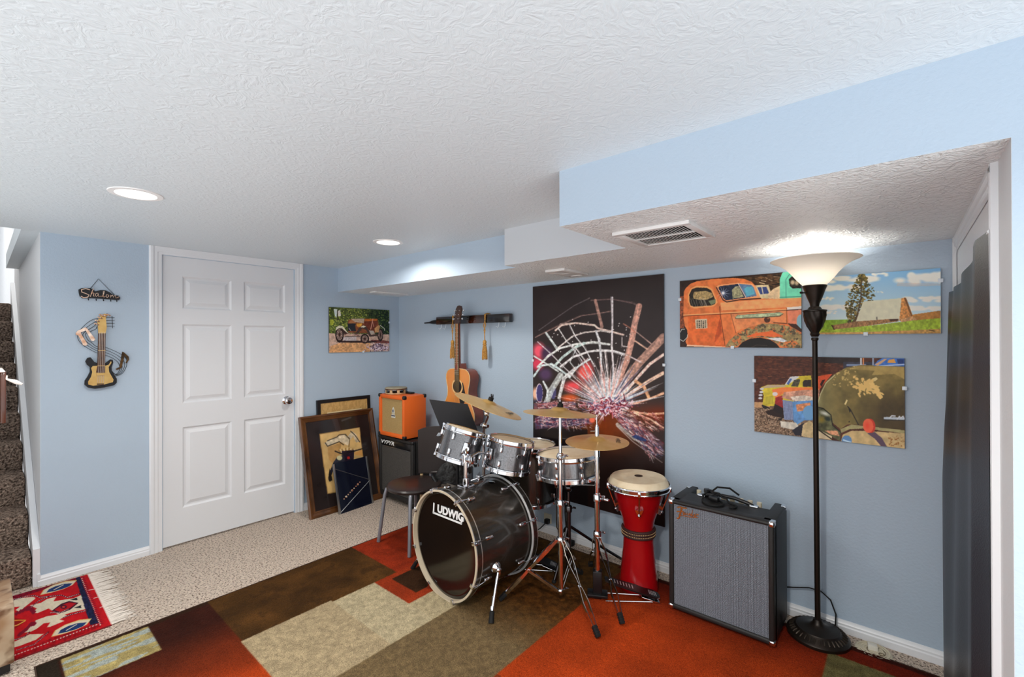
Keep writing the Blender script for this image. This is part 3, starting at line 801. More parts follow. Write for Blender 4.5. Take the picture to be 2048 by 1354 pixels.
# --- row of old trucks, olive hood in front
P = Paint(380, 246, [(60, 78), (1980, 105), (1985, 1255), (58, 1045)], (72, 38, 26))
P.put(P.x > 0, (78, 40, 26), .35, 30, 2)
for i in range(240):
    x, y = random.uniform(60, 1200), random.uniform(80, 480); P.line([(x, y), (x+random.uniform(20, 60), y+random.uniform(-4, 4))], random.uniform(4, 8), random.choice([(112, 60, 38), (52, 26, 18), (128, 76, 50)]))
P.poly([(860, 90), (1420, 95), (1420, 180), (860, 160)], (48, 36, 34), .2, 40, 2); P.poly([(1200, 150), (1620, 150), (1600, 260), (1200, 240)], (58, 56, 70), .2, 40, 3); P.line([(1250, 190), (1480, 190)], 24, (130, 146, 176))
P.line([(1425, 95), (1425, 205)], 22, (196, 196, 200)); P.line([(1455, 95), (1455, 180)], 18, (206, 136, 84)); P.line([(1580, 100), (1580, 200)], 20, (150, 166, 190))
P.poly([(1560, 230), (1640, 130), (1700, 100), (1980, 100), (1980, 230)], (66, 116, 190), .2, 50, 4); P.poly([(1600, 180), (1720, 110), (1760, 110), (1640, 200)], (196, 160, 130)); P.poly([(1780, 120), (1850, 110), (1870, 160), (1760, 160)], (214, 156, 76)); P.line([(1600, 205), (1980, 178)], 16, (170, 190, 220)); P.poly([(1880, 110), (1970, 110), (1970, 170), (1900, 170)], (36, 60, 120))
P.poly([(55, 670), (900, 690), (900, 1200), (55, 1100)], (122, 98, 78), .3, 40, 5)
for i in range(1500):
    x, y = random.uniform(60, 680), random.uniform(740, 1110); P.ell(x, y, random.uniform(4, 10), random.uniform(3, 7), random.choice([(172, 150, 128), (84, 64, 50), (150, 124, 100), (60, 44, 34)]))
P.poly([(55, 670), (240, 668), (260, 740), (55, 740)], (176, 138, 98), .15, 30, 5)
P.poly([(200, 790), (420, 720), (450, 880), (230, 830)], (40, 24, 20)); P.poly([(350, 880), (420, 870), (400, 910)], (30, 24, 22))
# yellow truck
P.poly([(145, 480), (230, 448), (450, 445), (520, 345), (620, 335), (790, 325), (800, 600), (300, 720), (160, 720), (180, 590)], (196, 178, 52), .14, 40, 6)
P.poly([(150, 490), (230, 450), (480, 448), (440, 475), (200, 490)], (178, 160, 132)); P.poly([(520, 342), (610, 335), (640, 345), (500, 440), (450, 445)], (196, 196, 196))
P.poly([(475, 430), (520, 365), (545, 368), (500, 450)], (70, 100, 160)); P.poly([(530, 465), (570, 385), (640, 370), (650, 390), (620, 470)], (76, 72, 56), .5, 15, 3); P.poly([(680, 410), (700, 385), (790, 380), (790, 470), (685, 470)], (44, 36, 34), .4, 15, 3)
P.poly([(190, 600), (300, 590), (305, 690), (205, 700)], (160, 142, 40)); [P.line([(205+i*18, 600), (210+i*18, 690)], 6, (214, 204, 80)) for i in range(6)]
for q in ((155, 500), (150, 540), (140, 580), (135, 620)): P.ell(q[0], q[1], 26, 14, (190, 190, 196))
P.poly([(160, 700), (260, 740), (190, 760), (150, 720)], (36, 30, 30))
# orange truck behind
P.poly([(850, 340), (1000, 310), (1060, 305), (960, 420), (900, 500), (850, 490)], (206, 88, 50), .12, 40, 7); P.poly([(900, 440), (930, 385), (970, 375), (920, 470)], (60, 30, 26))
P.poly([(285, 510), (420, 480), (850, 475), (900, 500), (850, 560), (430, 560), (330, 620), (300, 560)], (224, 122, 64), .15, 40, 8); P.ell(325, 565, 34, 26, (206, 196, 196))
P.poly([(330, 610), (420, 580), (430, 740), (320, 730)], (150, 40, 40), .2, 30, 3); P.poly([(320, 690), (420, 740), (410, 830), (300, 780)], (32, 20, 20))
# blue truck with grille
P.poly([(410, 610), (440, 540), (700, 510), (900, 510), (880, 640), (550, 650)], (190, 142, 120), .3, 30, 9); P.poly([(520, 600), (700, 580), (870, 610), (860, 650), (560, 655)], (204, 190, 176), .25, 26, 9)
P.poly([(540, 660), (880, 640), (860, 900), (700, 900), (600, 960), (540, 880)], (96, 142, 190), .18, 40, 10); P.poly([(590, 700), (780, 670), (780, 760), (610, 790)], (196, 132, 92), .3, 26, 10)
P.poly([(420, 640), (545, 655), (560, 900), (440, 890)], (122, 134, 166), .2, 20, 10)
for i in range(16): P.line([(424+i*1.2, 655+i*15), (545+i, 662+i*15)], 5, (72, 80, 110))
for i in range(7): P.line([(430+i*18, 650), (448+i*17, 890)], 4, (170, 182, 206))
P.poly([(390, 910), (590, 930), (640, 990), (600, 1030), (400, 990)], (186, 180, 168), .2, 30, 3); P.poly([(540, 1030), (690, 930), (720, 1100), (580, 1095)], (36, 34, 44))
P.ell(760, 800, 80, 90, (110, 156, 196)); P.poly([(660, 1100), (680, 960), (760, 900), (900, 1000), (1050, 1150), (740, 1120)], (188, 168, 128), .18, 40, 4)
# olive hood
P.poly([(850, 730), (930, 730), (1040, 830), (1060, 960), (1160, 1050), (1160, 1165), (850, 1010)], (92, 92, 64), .4, 40, 11); P.ell(960, 810, 90, 36, (206, 208, 196), 20, .8); P.ell(920, 890, 60, 60, (150, 130, 50), 0, .9); P.ell(1000, 880, 50, 34, (40, 50, 44), 20, .6)
P.poly([(860, 1010), (1050, 1100), (1050, 1150), (860, 1120)], (206, 188, 156)); P.line([(850, 1000), (1050, 1140)], 14, (40, 34, 26)); P.poly([(960, 1030), (1120, 1030), (1150, 1100), (1040, 1080)], (206, 150, 116), .25, 20, 3)
hood = [(855, 715), (900, 560), (970, 410), (1080, 310), (1240, 220), (1420, 190), (1980, 205), (1980, 1020), (1600, 980), (1440, 955), (1250, 950), (1160, 1010), (1060, 930), (1040, 820), (930, 740)]
P.poly(hood, (122, 106, 58), .25, 110, 12)
hm = P.mask(hood)
P.put((hm*np.clip((900-P.x)/-500*-1+1, 0, 1)*np.clip((1250-P.x)/350, 0, 1)).astype(np.float32)*.7, (150, 146, 106), .1, 60, 4)
P.put((hm*np.clip((P.y-420)/300, 0, 1)*np.clip((P.x-1350)/350, 0, 1)).astype(np.float32)*.85, (66, 52, 30), .15, 60, 5)
P.poly([(1240, 240), (1420, 200), (1980, 212), (1980, 370), (1850, 300), (1560, 320), (1600, 260)], (164, 142, 84), .12, 60, 4)
P.put(hm & (P.n(34, 41) > .66) & (P.x > 1050) & (P.y < 470) & (P.x < 1420), (186, 162, 100), .1, 30, 3)
for i in range(90):
    x, y = random.gauss(1480, 70), random.gauss(450, 45); P.ell(x, y, random.uniform(10, 34), random.uniform(8, 20), (214, 180, 112), random.uniform(0, 90))
for i in range(40):
    t = random.random(); P.ell(1560+140*t+random.uniform(-30, 30), 430+180*t+random.uniform(-20, 20), 24, 12, (220, 186, 118), 40)
P.poly([(1570, 360), (1620, 340), (1640, 365), (1600, 400)], (206, 186, 130)); P.poly([(1210, 690), (1240, 630), (1256, 640), (1230, 700)], (214, 196, 140))
P.line([(870, 700), (905, 570), (980, 420), (1090, 320)], 10, (196, 190, 150)); P.line([(858, 730), (940, 745), (1040, 830), (1060, 960), (1165, 1050)], 12, (30, 26, 18))
P.line([(1255, 720), (1290, 760), (1390, 950)], 12, (34, 30, 26)); P.poly([(1255, 715), (1300, 770), (1280, 800)], (34, 30, 26)); P.ell(1272, 915, 8, 8, (30, 26, 20))
P.poly([(1160, 1010), (1300, 950), (1460, 965), (1980, 1020), (1980, 1060), (1460, 1000), (1280, 1010), (1170, 1060)], (160, 152, 108), .12, 50, 3)
P.poly([(1165, 1170), (1190, 1080), (1300, 1030), (1500, 1030), (1980, 1060), (1980, 1260)], (192, 168, 122), .14, 60, 13)
P.put(P.mask([(1760, 1090), (1980, 1090), (1980, 1240), (1780, 1220)]) & (P.n(20, 51) > .6), (150, 104, 56))
P.ell(1240, 1160, 66, 70, (96, 136, 180)); P.line([(1200, 1150), (1290, 1180)], 20, (180, 204, 224))
P.poly([(1500, 1060), (1600, 1045), (1690, 1120), (1760, 1240), (1680, 1225), (1600, 1130)], (92, 72, 90))
P.ell(1545, 965, 62, 92, (190, 56, 40), -8); P.ell(1515, 965, 66, 90, (236, 98, 66), -8); P.ell(1505, 965, 42, 64, (226, 74, 50), -8, .8)
P.poly([(1712, 850), (1980, 856), (1980, 890), (1715, 885)], (176, 186, 196)); P.line([(1715, 886), (1980, 893)], 12, (40, 34, 28))
P.line([(1860, 838), (1815, 835), (1790, 862)], 16, (196, 202, 210)); P.line([(1885, 880), (1915, 840), (1930, 865), (1960, 838), (1975, 870)], 14, (196, 202, 210))
print_panel('trucks_print', 'photo print of a row of old trucks with an olive hood in front', P, (-.012, -3.249, 1.347), (0, -.622, 0), (0, 0, -.411), nB, [(0, .33), (1, .33), (.45, 1)])

# --- antique car among trees
P = Paint(300, 196, [(85, 100), (1565, 180), (1560, 1205), (90, 1255)], (74, 92, 40))
P.put(P.x > 0, (76, 88, 46), .5, 60, 2)
k = np.clip((P.x-900)/500, 0, 1).astype(np.float32); P.put(k*.8, (24, 40, 30), .3, 50, 3)
for i in range(900):
    x, y = random.uniform(85, 1565), random.uniform(100, 790); d = x > 1050
    P.ell(x, y, random.uniform(8, 26), random.uniform(6, 16), random.choice([(22, 40, 28), (52, 74, 36), (110, 130, 60), (16, 26, 22)] if d else [(150, 160, 62), (92, 110, 44), (54, 66, 30), (176, 178, 90), (46, 50, 26)]), random.uniform(0, 90), a=.8)
P.poly([(200, 150), (290, 160), (270, 380), (230, 330)], (206, 214, 220), a=.85); P.poly([(300, 200), (360, 180), (380, 330), (310, 340)], (214, 206, 206), a=.85); P.line([(290, 200), (300, 430)], 20, (60, 50, 40)); P.poly([(110, 420), (200, 420), (200, 560), (110, 560)], (178, 184, 60), a=.7)
P.poly([(85, 770), (1565, 790), (1565, 1230), (85, 1260)], (176, 150, 136), .25, 40, 4)
P.poly([(85, 1260), (130, 1090), (350, 1010), (800, 985), (1100, 1010), (1100, 1230)], (190, 146, 104), .25, 35, 5)
for i in range(260):
    x, y = random.gauss(1330, 150), random.gauss(1110, 60); P.ell(x, y, random.uniform(8, 26), random.uniform(6, 14), random.choice([(206, 192, 206), (120, 100, 120), (176, 156, 170), (80, 60, 72)]), random.uniform(0, 90))
P.poly([(1100, 930), (1400, 930), (1565, 960), (1565, 1010), (1200, 1000)], (110, 60, 56), .4, 20, 4); P.poly([(260, 990), (450, 950), (1200, 950), (1350, 960), (1100, 1000), (450, 1000)], (48, 34, 34), .3, 20, 4); P.poly([(430, 860), (760, 850), (760, 950), (430, 950)], (176, 166, 166), .15, 30, 3)
P.poly([(545, 520), (560, 440), (640, 400), (960, 395), (1280, 400), (1310, 560), (1220, 760), (900, 760), (560, 740)], (126, 74, 48), .3, 40, 6)
P.poly([(620, 400), (960, 392), (940, 510), (720, 480)], (176, 156, 138), .12, 40, 4); P.poly([(555, 510), (640, 420), (740, 490), (740, 515)], (160, 108, 70)); P.poly([(970, 400), (1270, 400), (1260, 450), (960, 460)], (178, 100, 44), .15, 40, 4); P.poly([(950, 470), (1290, 450), (1220, 680), (1080, 690), (960, 560)], (104, 52, 38), .2, 40, 4)
P.line([(1165, 400), (1110, 660)], 16, (200, 150, 130)); P.line([(1150, 440), (1185, 600)], 12, (190, 140, 120)); P.poly([(760, 520), (900, 510), (900, 570), (830, 610), (770, 590)], (190, 140, 60), .3, 20, 3)
P.poly([(545, 520), (740, 515), (735, 600), (750, 710), (560, 705)], (40, 42, 48), .1, 20, 3); P.line([(580, 640), (620, 700)], 12, (180, 176, 170))
for cx, cy, rx, ry in ((345, 800, 105, 200), (965, 900, 105, 120), (1345, 800, 70, 160)):
    P.ell(cx, cy, rx, ry, (40, 28, 28)); P.ell(cx, cy, rx*.7, ry*.72, (150, 128, 118), 0, 0, .5, 20); P.ell(cx, cy, rx*.25, ry*.22, (70, 40, 32))
    for a in range(0, 360, 30): P.line([(cx, cy), (cx+rx*.7*math.cos(R_(a)), cy+ry*.72*math.sin(R_(a)))], 9, (56, 36, 32))
P.poly([(250, 700), (260, 620), (340, 570), (430, 590), (540, 740), (600, 780), (470, 790), (400, 680), (330, 640)], (196, 190, 170), .2, 30, 4); P.poly([(330, 640), (400, 640), (560, 780), (480, 800)], (60, 42, 40))
P.poly([(730, 780), (830, 620), (920, 565), (1000, 590), (1060, 690), (1120, 800), (1300, 780), (1290, 830), (1080, 850), (1000, 680), (900, 640), (800, 780)], (70, 54, 50), .2, 20, 3); P.poly([(850, 610), (930, 568), (1000, 595), (940, 620)], (206, 200, 180)); P.poly([(1070, 690), (1180, 700), (1210, 770), (1110, 790)], (166, 156, 146)); P.poly([(1200, 640), (1300, 560), (1340, 580), (1300, 740), (1220, 740)], (180, 136, 92), .15, 30, 4); P.line([(1340, 560), (1440, 640), (1450, 690)], 14, (190, 190, 180))
P.line([(470, 800), (640, 740), (820, 830)], 18, (120, 84, 76)); P.line([(480, 850), (850, 840)], 14, (60, 44, 44))
print_panel('car_print', 'photo print of a rusty antique car with spoked wheels in woods', P, (-.744, -.012, 1.735), (.623, 0, 0), (0, 0, -.405), (0, -1, 0), [(1, .3), (.54, 1)])

# --- tall shattered-glass print
OY = 1219
P = Paint(300, 470, [(42, 85), (1828, -75), (1814, 3297), (54, 2911)], (46, 38, 38))
P.put(P.x > -1e5, (48, 39, 39), .12, 300, 2)
P.put(np.clip((400-P.y)/500, 0, 1).astype(np.float32)*.6, (34, 26, 26))
k = np.exp(-(((P.x-1060)/420)**2+((P.y-(OY+760))/330)**2)).astype(np.float32); P.put(k, (120, 50, 16), .1, 80, 3)
k = np.exp(-(((P.x-1750)/300)**2+((P.y-(OY+600))/130)**2)).astype(np.float32); P.put(k, (110, 40, 16))
P.put((np.clip((P.y-(OY+1050))/400, 0, 1)*.9).astype(np.float32), (36, 22, 20))
P.put(((P.y > OY+820) & (P.x < 800)).astype(np.float32)*.8, (24, 20, 22))
for cx, cy, rx, ry, c_ in ((130, 980, 120, 150, (214, 84, 104)), (110, 1160, 110, 120, (196, 60, 86)), (790, 1260, 120, 200, (222, 84, 88)), (240, 1010, 110, 120, (66, 44, 70)), (220, 1300, 120, 110, (80, 58, 90)), (600, OY+250, 160, 110, (214, 76, 84)), (560, OY+400, 160, 70, (190, 86, 46)), (750, OY+60, 120, 120, (214, 90, 84)), (80, OY+350, 60, 110, (236, 178, 150))):
    P.ell(cx, cy, rx, ry, c_, 0, .6)
P.ell(135, OY+340, 50, 130, (206, 190, 200)); P.ell(140, OY+340, 42, 120, (70, 62, 112)); P.ell(330, OY+330, 40, 90, (74, 70, 112))
for pts, w_, c_, a in (
    ([(80, 790), (420, 620), (720, 490), (960, 455), (1130, 430)], 9, (176, 140, 132), .7), ([(130, 690), (400, 500), (620, 350), (830, 250)], 9, (110, 100, 104), .7),
    ([(850, 280), (1130, 262), (1420, 320), (1500, 370)], 12, (120, 96, 94), .7), ([(360, 690), (450, 620), (640, 590), (900, 620), (940, 660), (1100, 700), (1290, 750)], 18, (214, 190, 180), 1),
    ([(400, 930), (600, 770), (760, 720), (980, 695), (1120, 710)], 15, (206, 196, 192), 1), ([(110, 1200), (260, 1050), (420, 940), (640, 880), (880, 850), (1100, 880)], 20, (204, 206, 204), 1),
    ([(330, 1200), (460, 1060), (640, 920), (760, 870)], 26, (176, 192, 190), 1), ([(430, 1190), (600, 1060), (820, 980), (980, 960), (1160, 970), (1320, 1020)], 20, (206, 204, 206), 1),
    ([(560, 1310), (680, 1180), (840, 1080)], 18, (196, 206, 208), 1), ([(60, 1330), (160, 1180), (300, 1160), (420, 1230), (560, 1330)], 20, (190, 204, 206), 1),
    ([(60, 1050), (200, 1130), (400, 1260)], 14, (200, 206, 206), 1), ([(230, 730), (330, 870), (380, 950)], 22, (196, 204, 204), .9), ([(400, 660), (520, 850), (660, 960), (820, 1180), (930, 1360)], 10, (206, 204, 204), 1),
    ([(560, 620), (640, 780), (760, 930), (900, 1180)], 10, (206, 204, 206), 1), ([(920, 700), (960, 830), (980, 980), (990, 1240), (1010, OY+300)], 22, (200, 200, 204), 1),
    ([(910, 280), (950, 440), (1000, 640)], 30, (176, 138, 126), .9), ([(1140, 240), (1140, 600), (1130, 900), (1150, 1200), (1140, OY+420)], 18, (206, 200, 204), 1),
    ([(1500, 360), (1440, 600), (1400, 820), (1330, 1100), (1230, OY+100), (1160, OY+420)], 60, (206, 158, 142), .85), ([(1820, 780), (1650, 960), (1500, 1120), (1330, OY+120), (1200, OY+380)], 80, (190, 150, 134), .8),
    ([(1820, 1010), (1640, 1140), (1480, OY+100), (1250, OY+380)], 26, (220, 190, 180), 1), ([(1810, 1260), (1640, OY+140), (1400, OY+300), (1250, OY+450)], 34, (214, 180, 160), 1),
    ([(1820, OY+310), (1620, OY+390), (1380, OY+470)], 20, (216, 168, 140), 1), ([(1440, OY+150), (1560, OY+230), (1620, OY+370)], 30, (206, 156, 120), 1), ([(1820, OY+575), (1600, OY+590), (1400, OY+560)], 16, (222, 172, 140), 1),
    ([(1810, OY+770), (1640, OY+660), (1420, OY+580)], 14, (222, 186, 160), 1), ([(1450, 700), (1660, 870)], 9, (180, 150, 140), 1), ([(1440, 830), (1600, 940)], 12, (206, 170, 150), 1), ([(1370, 1040), (1520, 1120)], 12, (206, 190, 190), 1),
    ([(1290, 600), (1400, 670), (1450, 720)], 12, (170, 110, 90), .8), ([(1270, 780), (1270, 900), (1340, 910)], 9, (200, 190, 190), 1), ([(1040, 980), (1060, 1200), (1090, OY+200)], 14, (204, 196, 196), 1),
    ([(110, 850), (300, 1020), (480, 1200), (640, OY+130)], 8, (200, 196, 200), 1), ([(560, 880), (720, 1100), (840, OY+180)], 8, (206, 200, 206), 1), ([(640, 960), (560, 1130), (640, OY+10)], 7, (200, 206, 206), 1),
    ([(430, OY+90), (300, OY+300), (240, OY+460)], 60, (190, 196, 196), .75), ([(640, OY-10), (480, OY+130), (410, OY+400)], 34, (204, 204, 206), .9), ([(190, OY+180), (250, OY+300), (240, OY+430)], 18, (200, 206, 210), 1)):
    P.line(pts, w_*1.35, c_, a, .35)
    P.line([(x+random.uniform(-22, 22), y+random.uniform(-22, 22)) for x, y in pts], w_*.4, c_, a*.8, .3)
cx, cy = 1090, OY+500
for i in range(420):
    a = random.uniform(0, 2*math.pi); up_ = -math.sin(a)
    if .35 < (a/math.pi) < .62: continue
    r0 = random.uniform(10, 160); L = random.uniform(60, 340)*(1.0 if up_ > 0 else .7)
    c_ = random.choice([(226, 206, 206), (206, 186, 192), (222, 170, 174), (150, 40, 62), (236, 216, 210), (120, 128, 160), (206, 112, 112), (40, 44, 80)])
    x0, y0 = cx+r0*math.cos(a), cy+r0*math.sin(a)*.7
    P.line([(x0, y0), (x0+L*math.cos(a)*1.15, y0+L*math.sin(a))], random.uniform(4, 15), c_, .95, .3, w1=1)
for i in range(150):
    a = random.choice([random.uniform(-3.05, -.12), random.uniform(-2.7, -.9)]); r0 = random.uniform(40, 260); L = random.uniform(180, 560)
    c_ = random.choice([(206, 204, 208), (222, 206, 204), (190, 178, 182), (226, 190, 186), (170, 184, 196), (206, 150, 140), (60, 72, 110)])
    P.line([(cx+r0*math.cos(a)*1.1, cy+r0*math.sin(a)), (cx+(r0+L*.5)*math.cos(a+random.gauss(0, .02))*1.1, cy+(r0+L*.5)*math.sin(a)), (cx+(r0+L)*math.cos(a)*1.1, cy+(r0+L)*math.sin(a))], random.uniform(10, 30), c_, .85, .35, w1=2)
for i in range(260):
    x, y = random.gauss(1060, 130), random.gauss(OY+510, 60)
    P.line([(x, y), (x+random.gauss(0, 34), y+random.gauss(0, 30))], random.uniform(6, 16), random.choice([(120, 22, 44), (226, 196, 206), (206, 120, 130), (236, 214, 220), (90, 16, 32), (150, 150, 186)]))
def cluster(n_, f, cols, L=(30, 110), w_=(4, 12)):
    for i in range(n_):
        (x, y), d = f(); l = random.uniform(*L); e = d+random.gauss(0, .25)
        P.line([(x, y), (x+l*math.cos(e), y+l*math.sin(e))], random.uniform(*w_), random.choice(cols), .95, .2, w1=2)
mixc = [(214, 200, 206), (196, 112, 116), (60, 66, 106), (226, 206, 200), (110, 30, 46), (206, 156, 160), (90, 100, 140)]
P.poly([(1190, OY+620), (1420, OY+640), (1810, OY+980), (1790, OY+1150), (1560, OY+1020), (1250, OY+780)], (96, 66, 76), .4, 40, 5, .8)
cluster(260, lambda: ((lambda t, s_: (1190+560*t+s_*130*(.4+t)*.45, OY+610+480*t-s_*150*(.3+t)*.6))(random.random(), random.uniform(-1, 1)), .7), mixc)
cluster(110, lambda: ((1220+random.random()*560, OY+560+random.random()*240), .45), [(226, 186, 170), (206, 120, 110), (226, 206, 206), (150, 70, 80)])
P.line([(1190, OY+760), (1400, OY+960), (1790, OY+1230)], 14, (186, 170, 166), .9, w1=6); P.line([(1200, OY+740), (1420, OY+930), (1600, OY+1020)], 44, (186, 190, 190), .7, .3, 12)
P.poly([(1390, OY+900), (1440, OY+870), (1590, OY+930), (1580, OY+960), (1500, OY+950)], (50, 64, 110), .3)
P.poly([(70, OY+690), (200, OY+600), (820, OY+600), (860, OY+740), (400, OY+800), (80, OY+840)], (76, 60, 84), .4, 40, 6, .85)
cluster(330, lambda: ((80+random.random()*760, OY+600+random.random()*200), random.choice([.1, -.2, 2.8, 1.2])), mixc, (20, 90), (4, 11))
P.ell(860, OY+690, 50, 50, (240, 112, 84), 0, .5)
P.poly([(60, OY+480), (640, OY+440), (640, OY+520), (60, OY+560)], (150, 96, 100), .5, 30, 7, .7)
cluster(160, lambda: ((60+random.random()*900, OY+450+random.random()*110), random.choice([0, .3, -.3])), mixc, (20, 90), (4, 12))
for i in range(40): P.ell(random.uniform(300, 1400), random.uniform(480, 1200), 7, 7, (220, 214, 214))
print_panel('glass_print', 'tall dark print of shattered glass on the wall behind the drums', P, (-.014, -1.724, 1.842), (0, -1.022, 0), (0, 0, -1.56), nB, [(0, .36), (1, .36)], t=.010, mname='glass_print_face', rough=.3)
# ------------------------------------------------------------------ more materials
def flake(name, dark, light, rough=.28, metal=.75):
    m = mat(name, dark, rough, metal, var=(900, light, .42, .66, 2), coat=.6)
    m.node_tree.nodes['Principled BSDF'].inputs['Coat Roughness'].default_value = .08
    return m
M_spark = flake('silver_sparkle_wrap', (34, 34, 38), (182, 182, 186), .22, .85)
M_bass = flake('charcoal_sparkle_wrap', (24, 22, 22), (124, 116, 106), .26, .8)
M_skin = mat('drum_head_coated', (240, 226, 198), .6, spec=.25, var=(14, (222, 200, 164), .35, .8))
M_bronze = mat('cymbal_bronze', (222, 178, 104), .34, .55, var=(22, (230, 190, 122), .3, .7))
M_cream = mat('cream_hoop', (206, 192, 168), .4, var=(8, (190, 172, 146), .3, .8))
M_headblk = mat('smoked_drum_head', (20, 15, 14), .1, spec=.6)
M_white_ink = mat('white_ink', (236, 236, 236), .5)
M_blk_ink = mat('black_ink', (46, 34, 20), .5)
M_strap = mat('dark_chrome', (92, 90, 92), .25, 1.0)
M_wood_dk = mat('dark_wood_finish', (40, 22, 14), .25, coat=.5, var=(9, (88, 46, 20), .4, .75))

def frame_on(a):
    return perp(a)
def mid(a, b, t): return V(a)*(1-t)+V(b)*t

def drum(name, label, C, A, R, H, nl, group=None, legs=None, shell=None, badge=None):
    """C = centre of the batter rim, A = axis pointing out of the batter head"""
    shell = shell or M_spark
    C, A = V(C), V(A).normalized(); e1, e2 = perp(A)
    base = C-A*H
    t = thing(name, label, 'drum', base if not legs else (C.x, C.y, 0), group)
    rs = R-.012
    b = MB(); b.lathe([(rs-.006, -.012), (rs, -.014), (rs, -H+.014), (rs-.006, -H+.012)], C, A, 56); part('shell', b, shell, t)
    b = MB(); b.lathe([(0, -.009), (rs-.03, -.009), (rs-.004, -.012), (rs+.004, -.018)], C, A, 56); part('batter_head', b, M_skin, t, 'cream coated drum head')
    b = MB(); b.lathe([(rs+.004, -.014), (0, -.012)], base+A*.0, -A, 56); part('resonant_head', b, M_headblk, t)
    for s, c, d in ((1, C, A), (-1, base, -A)):
        b = MB(); b.lathe([(rs+.003, -.004), (rs+.006, .0), (rs+.009, -.001), (rs+.009, -.02), (rs+.014, -.023), (rs+.013, -.028), (rs+.004, -.028)], c, d, 56, closed_prof=True)
        part('hoop', b, M_chrome, t, 'chrome counter hoop')
    for i in range(nl):
        a = 2*math.pi*(i+.3)/nl; r_ = e1*math.cos(a)+e2*math.sin(a); tg = A.cross(r_)
        for s, c in ((1, C-A*min(.058, H*.3)), (-1, base+A*min(.058, H*.3))):
            b = MB(); b.fbox(c+r_*rs, tg, A, r_, (-.009, .009), (-.018, .018), (-.001, .017), .006, 3)
            ear = (C-A*.017) if s > 0 else (base+A*.017)
            part('lug', b, M_chrome, t, 'chrome lug'); b = MB()
            b.cyl(c+r_*(rs+.011), ear+r_*(rs+.013)+A*.012*s, .0034, n=8)
            b.cyl(ear+r_*(rs+.013)+A*.004*s, ear+r_*(rs+.013)+A*.016*s, .0062, n=8)
            part('tension_rod', b, M_chrome, t, 'chrome tension rod')
    if badge is not None:
        r_ = badge; r_ = (r_-A*r_.dot(A)).normalized(); tg = A.cross(r_)
        b = MB(); b.lathe([(0, .003), (.012, .003), (.014, .001)], C-A*H*.42+r_*(rs-.0005), r_, 20); part('badge', b, M_chrome, t)
    if legs:
        for a in legs:
            r_ = V(math.cos(a), math.sin(a), 0); p = V(C.x, C.y, 0)+r_*(rs+.02)
            b = MB(); b.tube([p+V(0, 0, C.z-H+.16), p+V(0, 0, .1), p+r_*.03+V(0, 0, .05), p+r_*.04+V(0, 0, .02)], .0055, 10)
            b.box(p+V(0, 0, C.z-H+.1)-r_*.008, (.03, .03, .05), Matrix.Rotation(a, 3, 'Z'), .006)
            lg = part('leg', b, M_chrome, t)
            b = MB(); b.cyl(p+r_*.04+V(0, 0, .0), p+r_*.04+V(0, 0, .035), .014, .010, 12); part('rubber_foot', b, M_rub, lg)
    return t

# ------------------------------------------------------------------ bass drum
th = R_(-5); AX = V(math.cos(th), math.sin(th), 0); F = V(-1.09, -1.92, .302); UB = V(AX.y, -AX.x, 0); ZZ = V(0, 0, 1); RZ = RUGZ
bd = thing('bass_drum', 'charcoal sparkle bass drum with white lettering on its dark front head', 'drum', (-.86, -1.94, 0))
Rb, Lb = .298, .462
b = MB(); b.lathe([(.268, .03), (.281, .03), (.281, Lb-.03), (.268, Lb-.03)], F, AX, 96); part('shell', b, M_bass, bd)
b = MB(); b.lathe([(0, .026), (.262, .026), (.272, .022), (.2885, .027)], F, AX, 96); fh = part('front_head', b, M_headblk, bd, 'glossy black front head')
b = MB(); b.lathe([(0, Lb-.026), (.281, Lb-.026)], F, AX, 96); part('batter_head', b, M_skin, bd)
for h0, h1, edge in ((0, .042, 1), (Lb-.042, Lb, -1)):
    b = MB(); b.lathe([(.288, h0), (Rb, h0), (Rb, h1), (.288, h1)], F, AX, 96, closed_prof=True)
    hp = part('hoop', b, M_cream if edge > 0 else mat('silver_hoop', (206, 206, 206), .3, .25), bd, 'cream wooden hoop with dark sparkle inlay' if edge > 0 else 'silver edged rear hoop')
    b = MB(); b.lathe([(Rb-.002, h0+.007), (Rb+.0012, h0+.007), (Rb+.0012, h1-.005), (Rb-.002, h1-.005)], F, AX, 96, closed_prof=True)
    part('hoop_inlay', b, M_bass, hp)
    b = MB()
    for hh in (h0+.0055, h1-.004): b.lathe([(Rb-.001, hh-.002), (Rb+.0017, hh-.002), (Rb+.0017, hh+.002), (Rb-.001, hh+.002)], F, AX, 96, closed_prof=True)
    part('hoop_edging', b, mat('silver_edging', (206, 206, 206), .25, .8), hp)
# lettering: "Ludwig" with the L running on as an underline
b = MB(); lo = F+AX*.0245; uu = UB
def lp(x, y): return lo+uu*x+ZZ*y
du = (lp(.152, .150)-lp(-.118, .139)).normalized()
dv = AX.cross(du)*1; dv = dv if dv.z > 0 else -dv
o0 = lp(-.121, .138)
b.text('UDWIG', o0+du*.042+dv*.036, du, dv, .060, .0014, .12, 'LEFT', 1.16, .0026)
def rib(p0, p1, w): 
    p0, p1 = V(p0), V(p1); d = (p1-p0).normalized(); n_ = AX.cross(d)
    b.add([p0-n_*w/2-AX*.001, p1-n_*w/2-AX*.001, p1+n_*w/2-AX*.001, p0+n_*w/2-AX*.001], [[0, 1, 2, 3]])
rib(o0+du*.013+dv*.062, o0+du*.004+dv*.0, .013)
rib(o0-du*.003+dv*.004, o0+du*.268+dv*.004, .011)
rib(o0+du*.262+dv*.0, o0+du*.268+dv*.03, .011)
part('lettering', b, M_white_ink, fh, 'white block lettering')
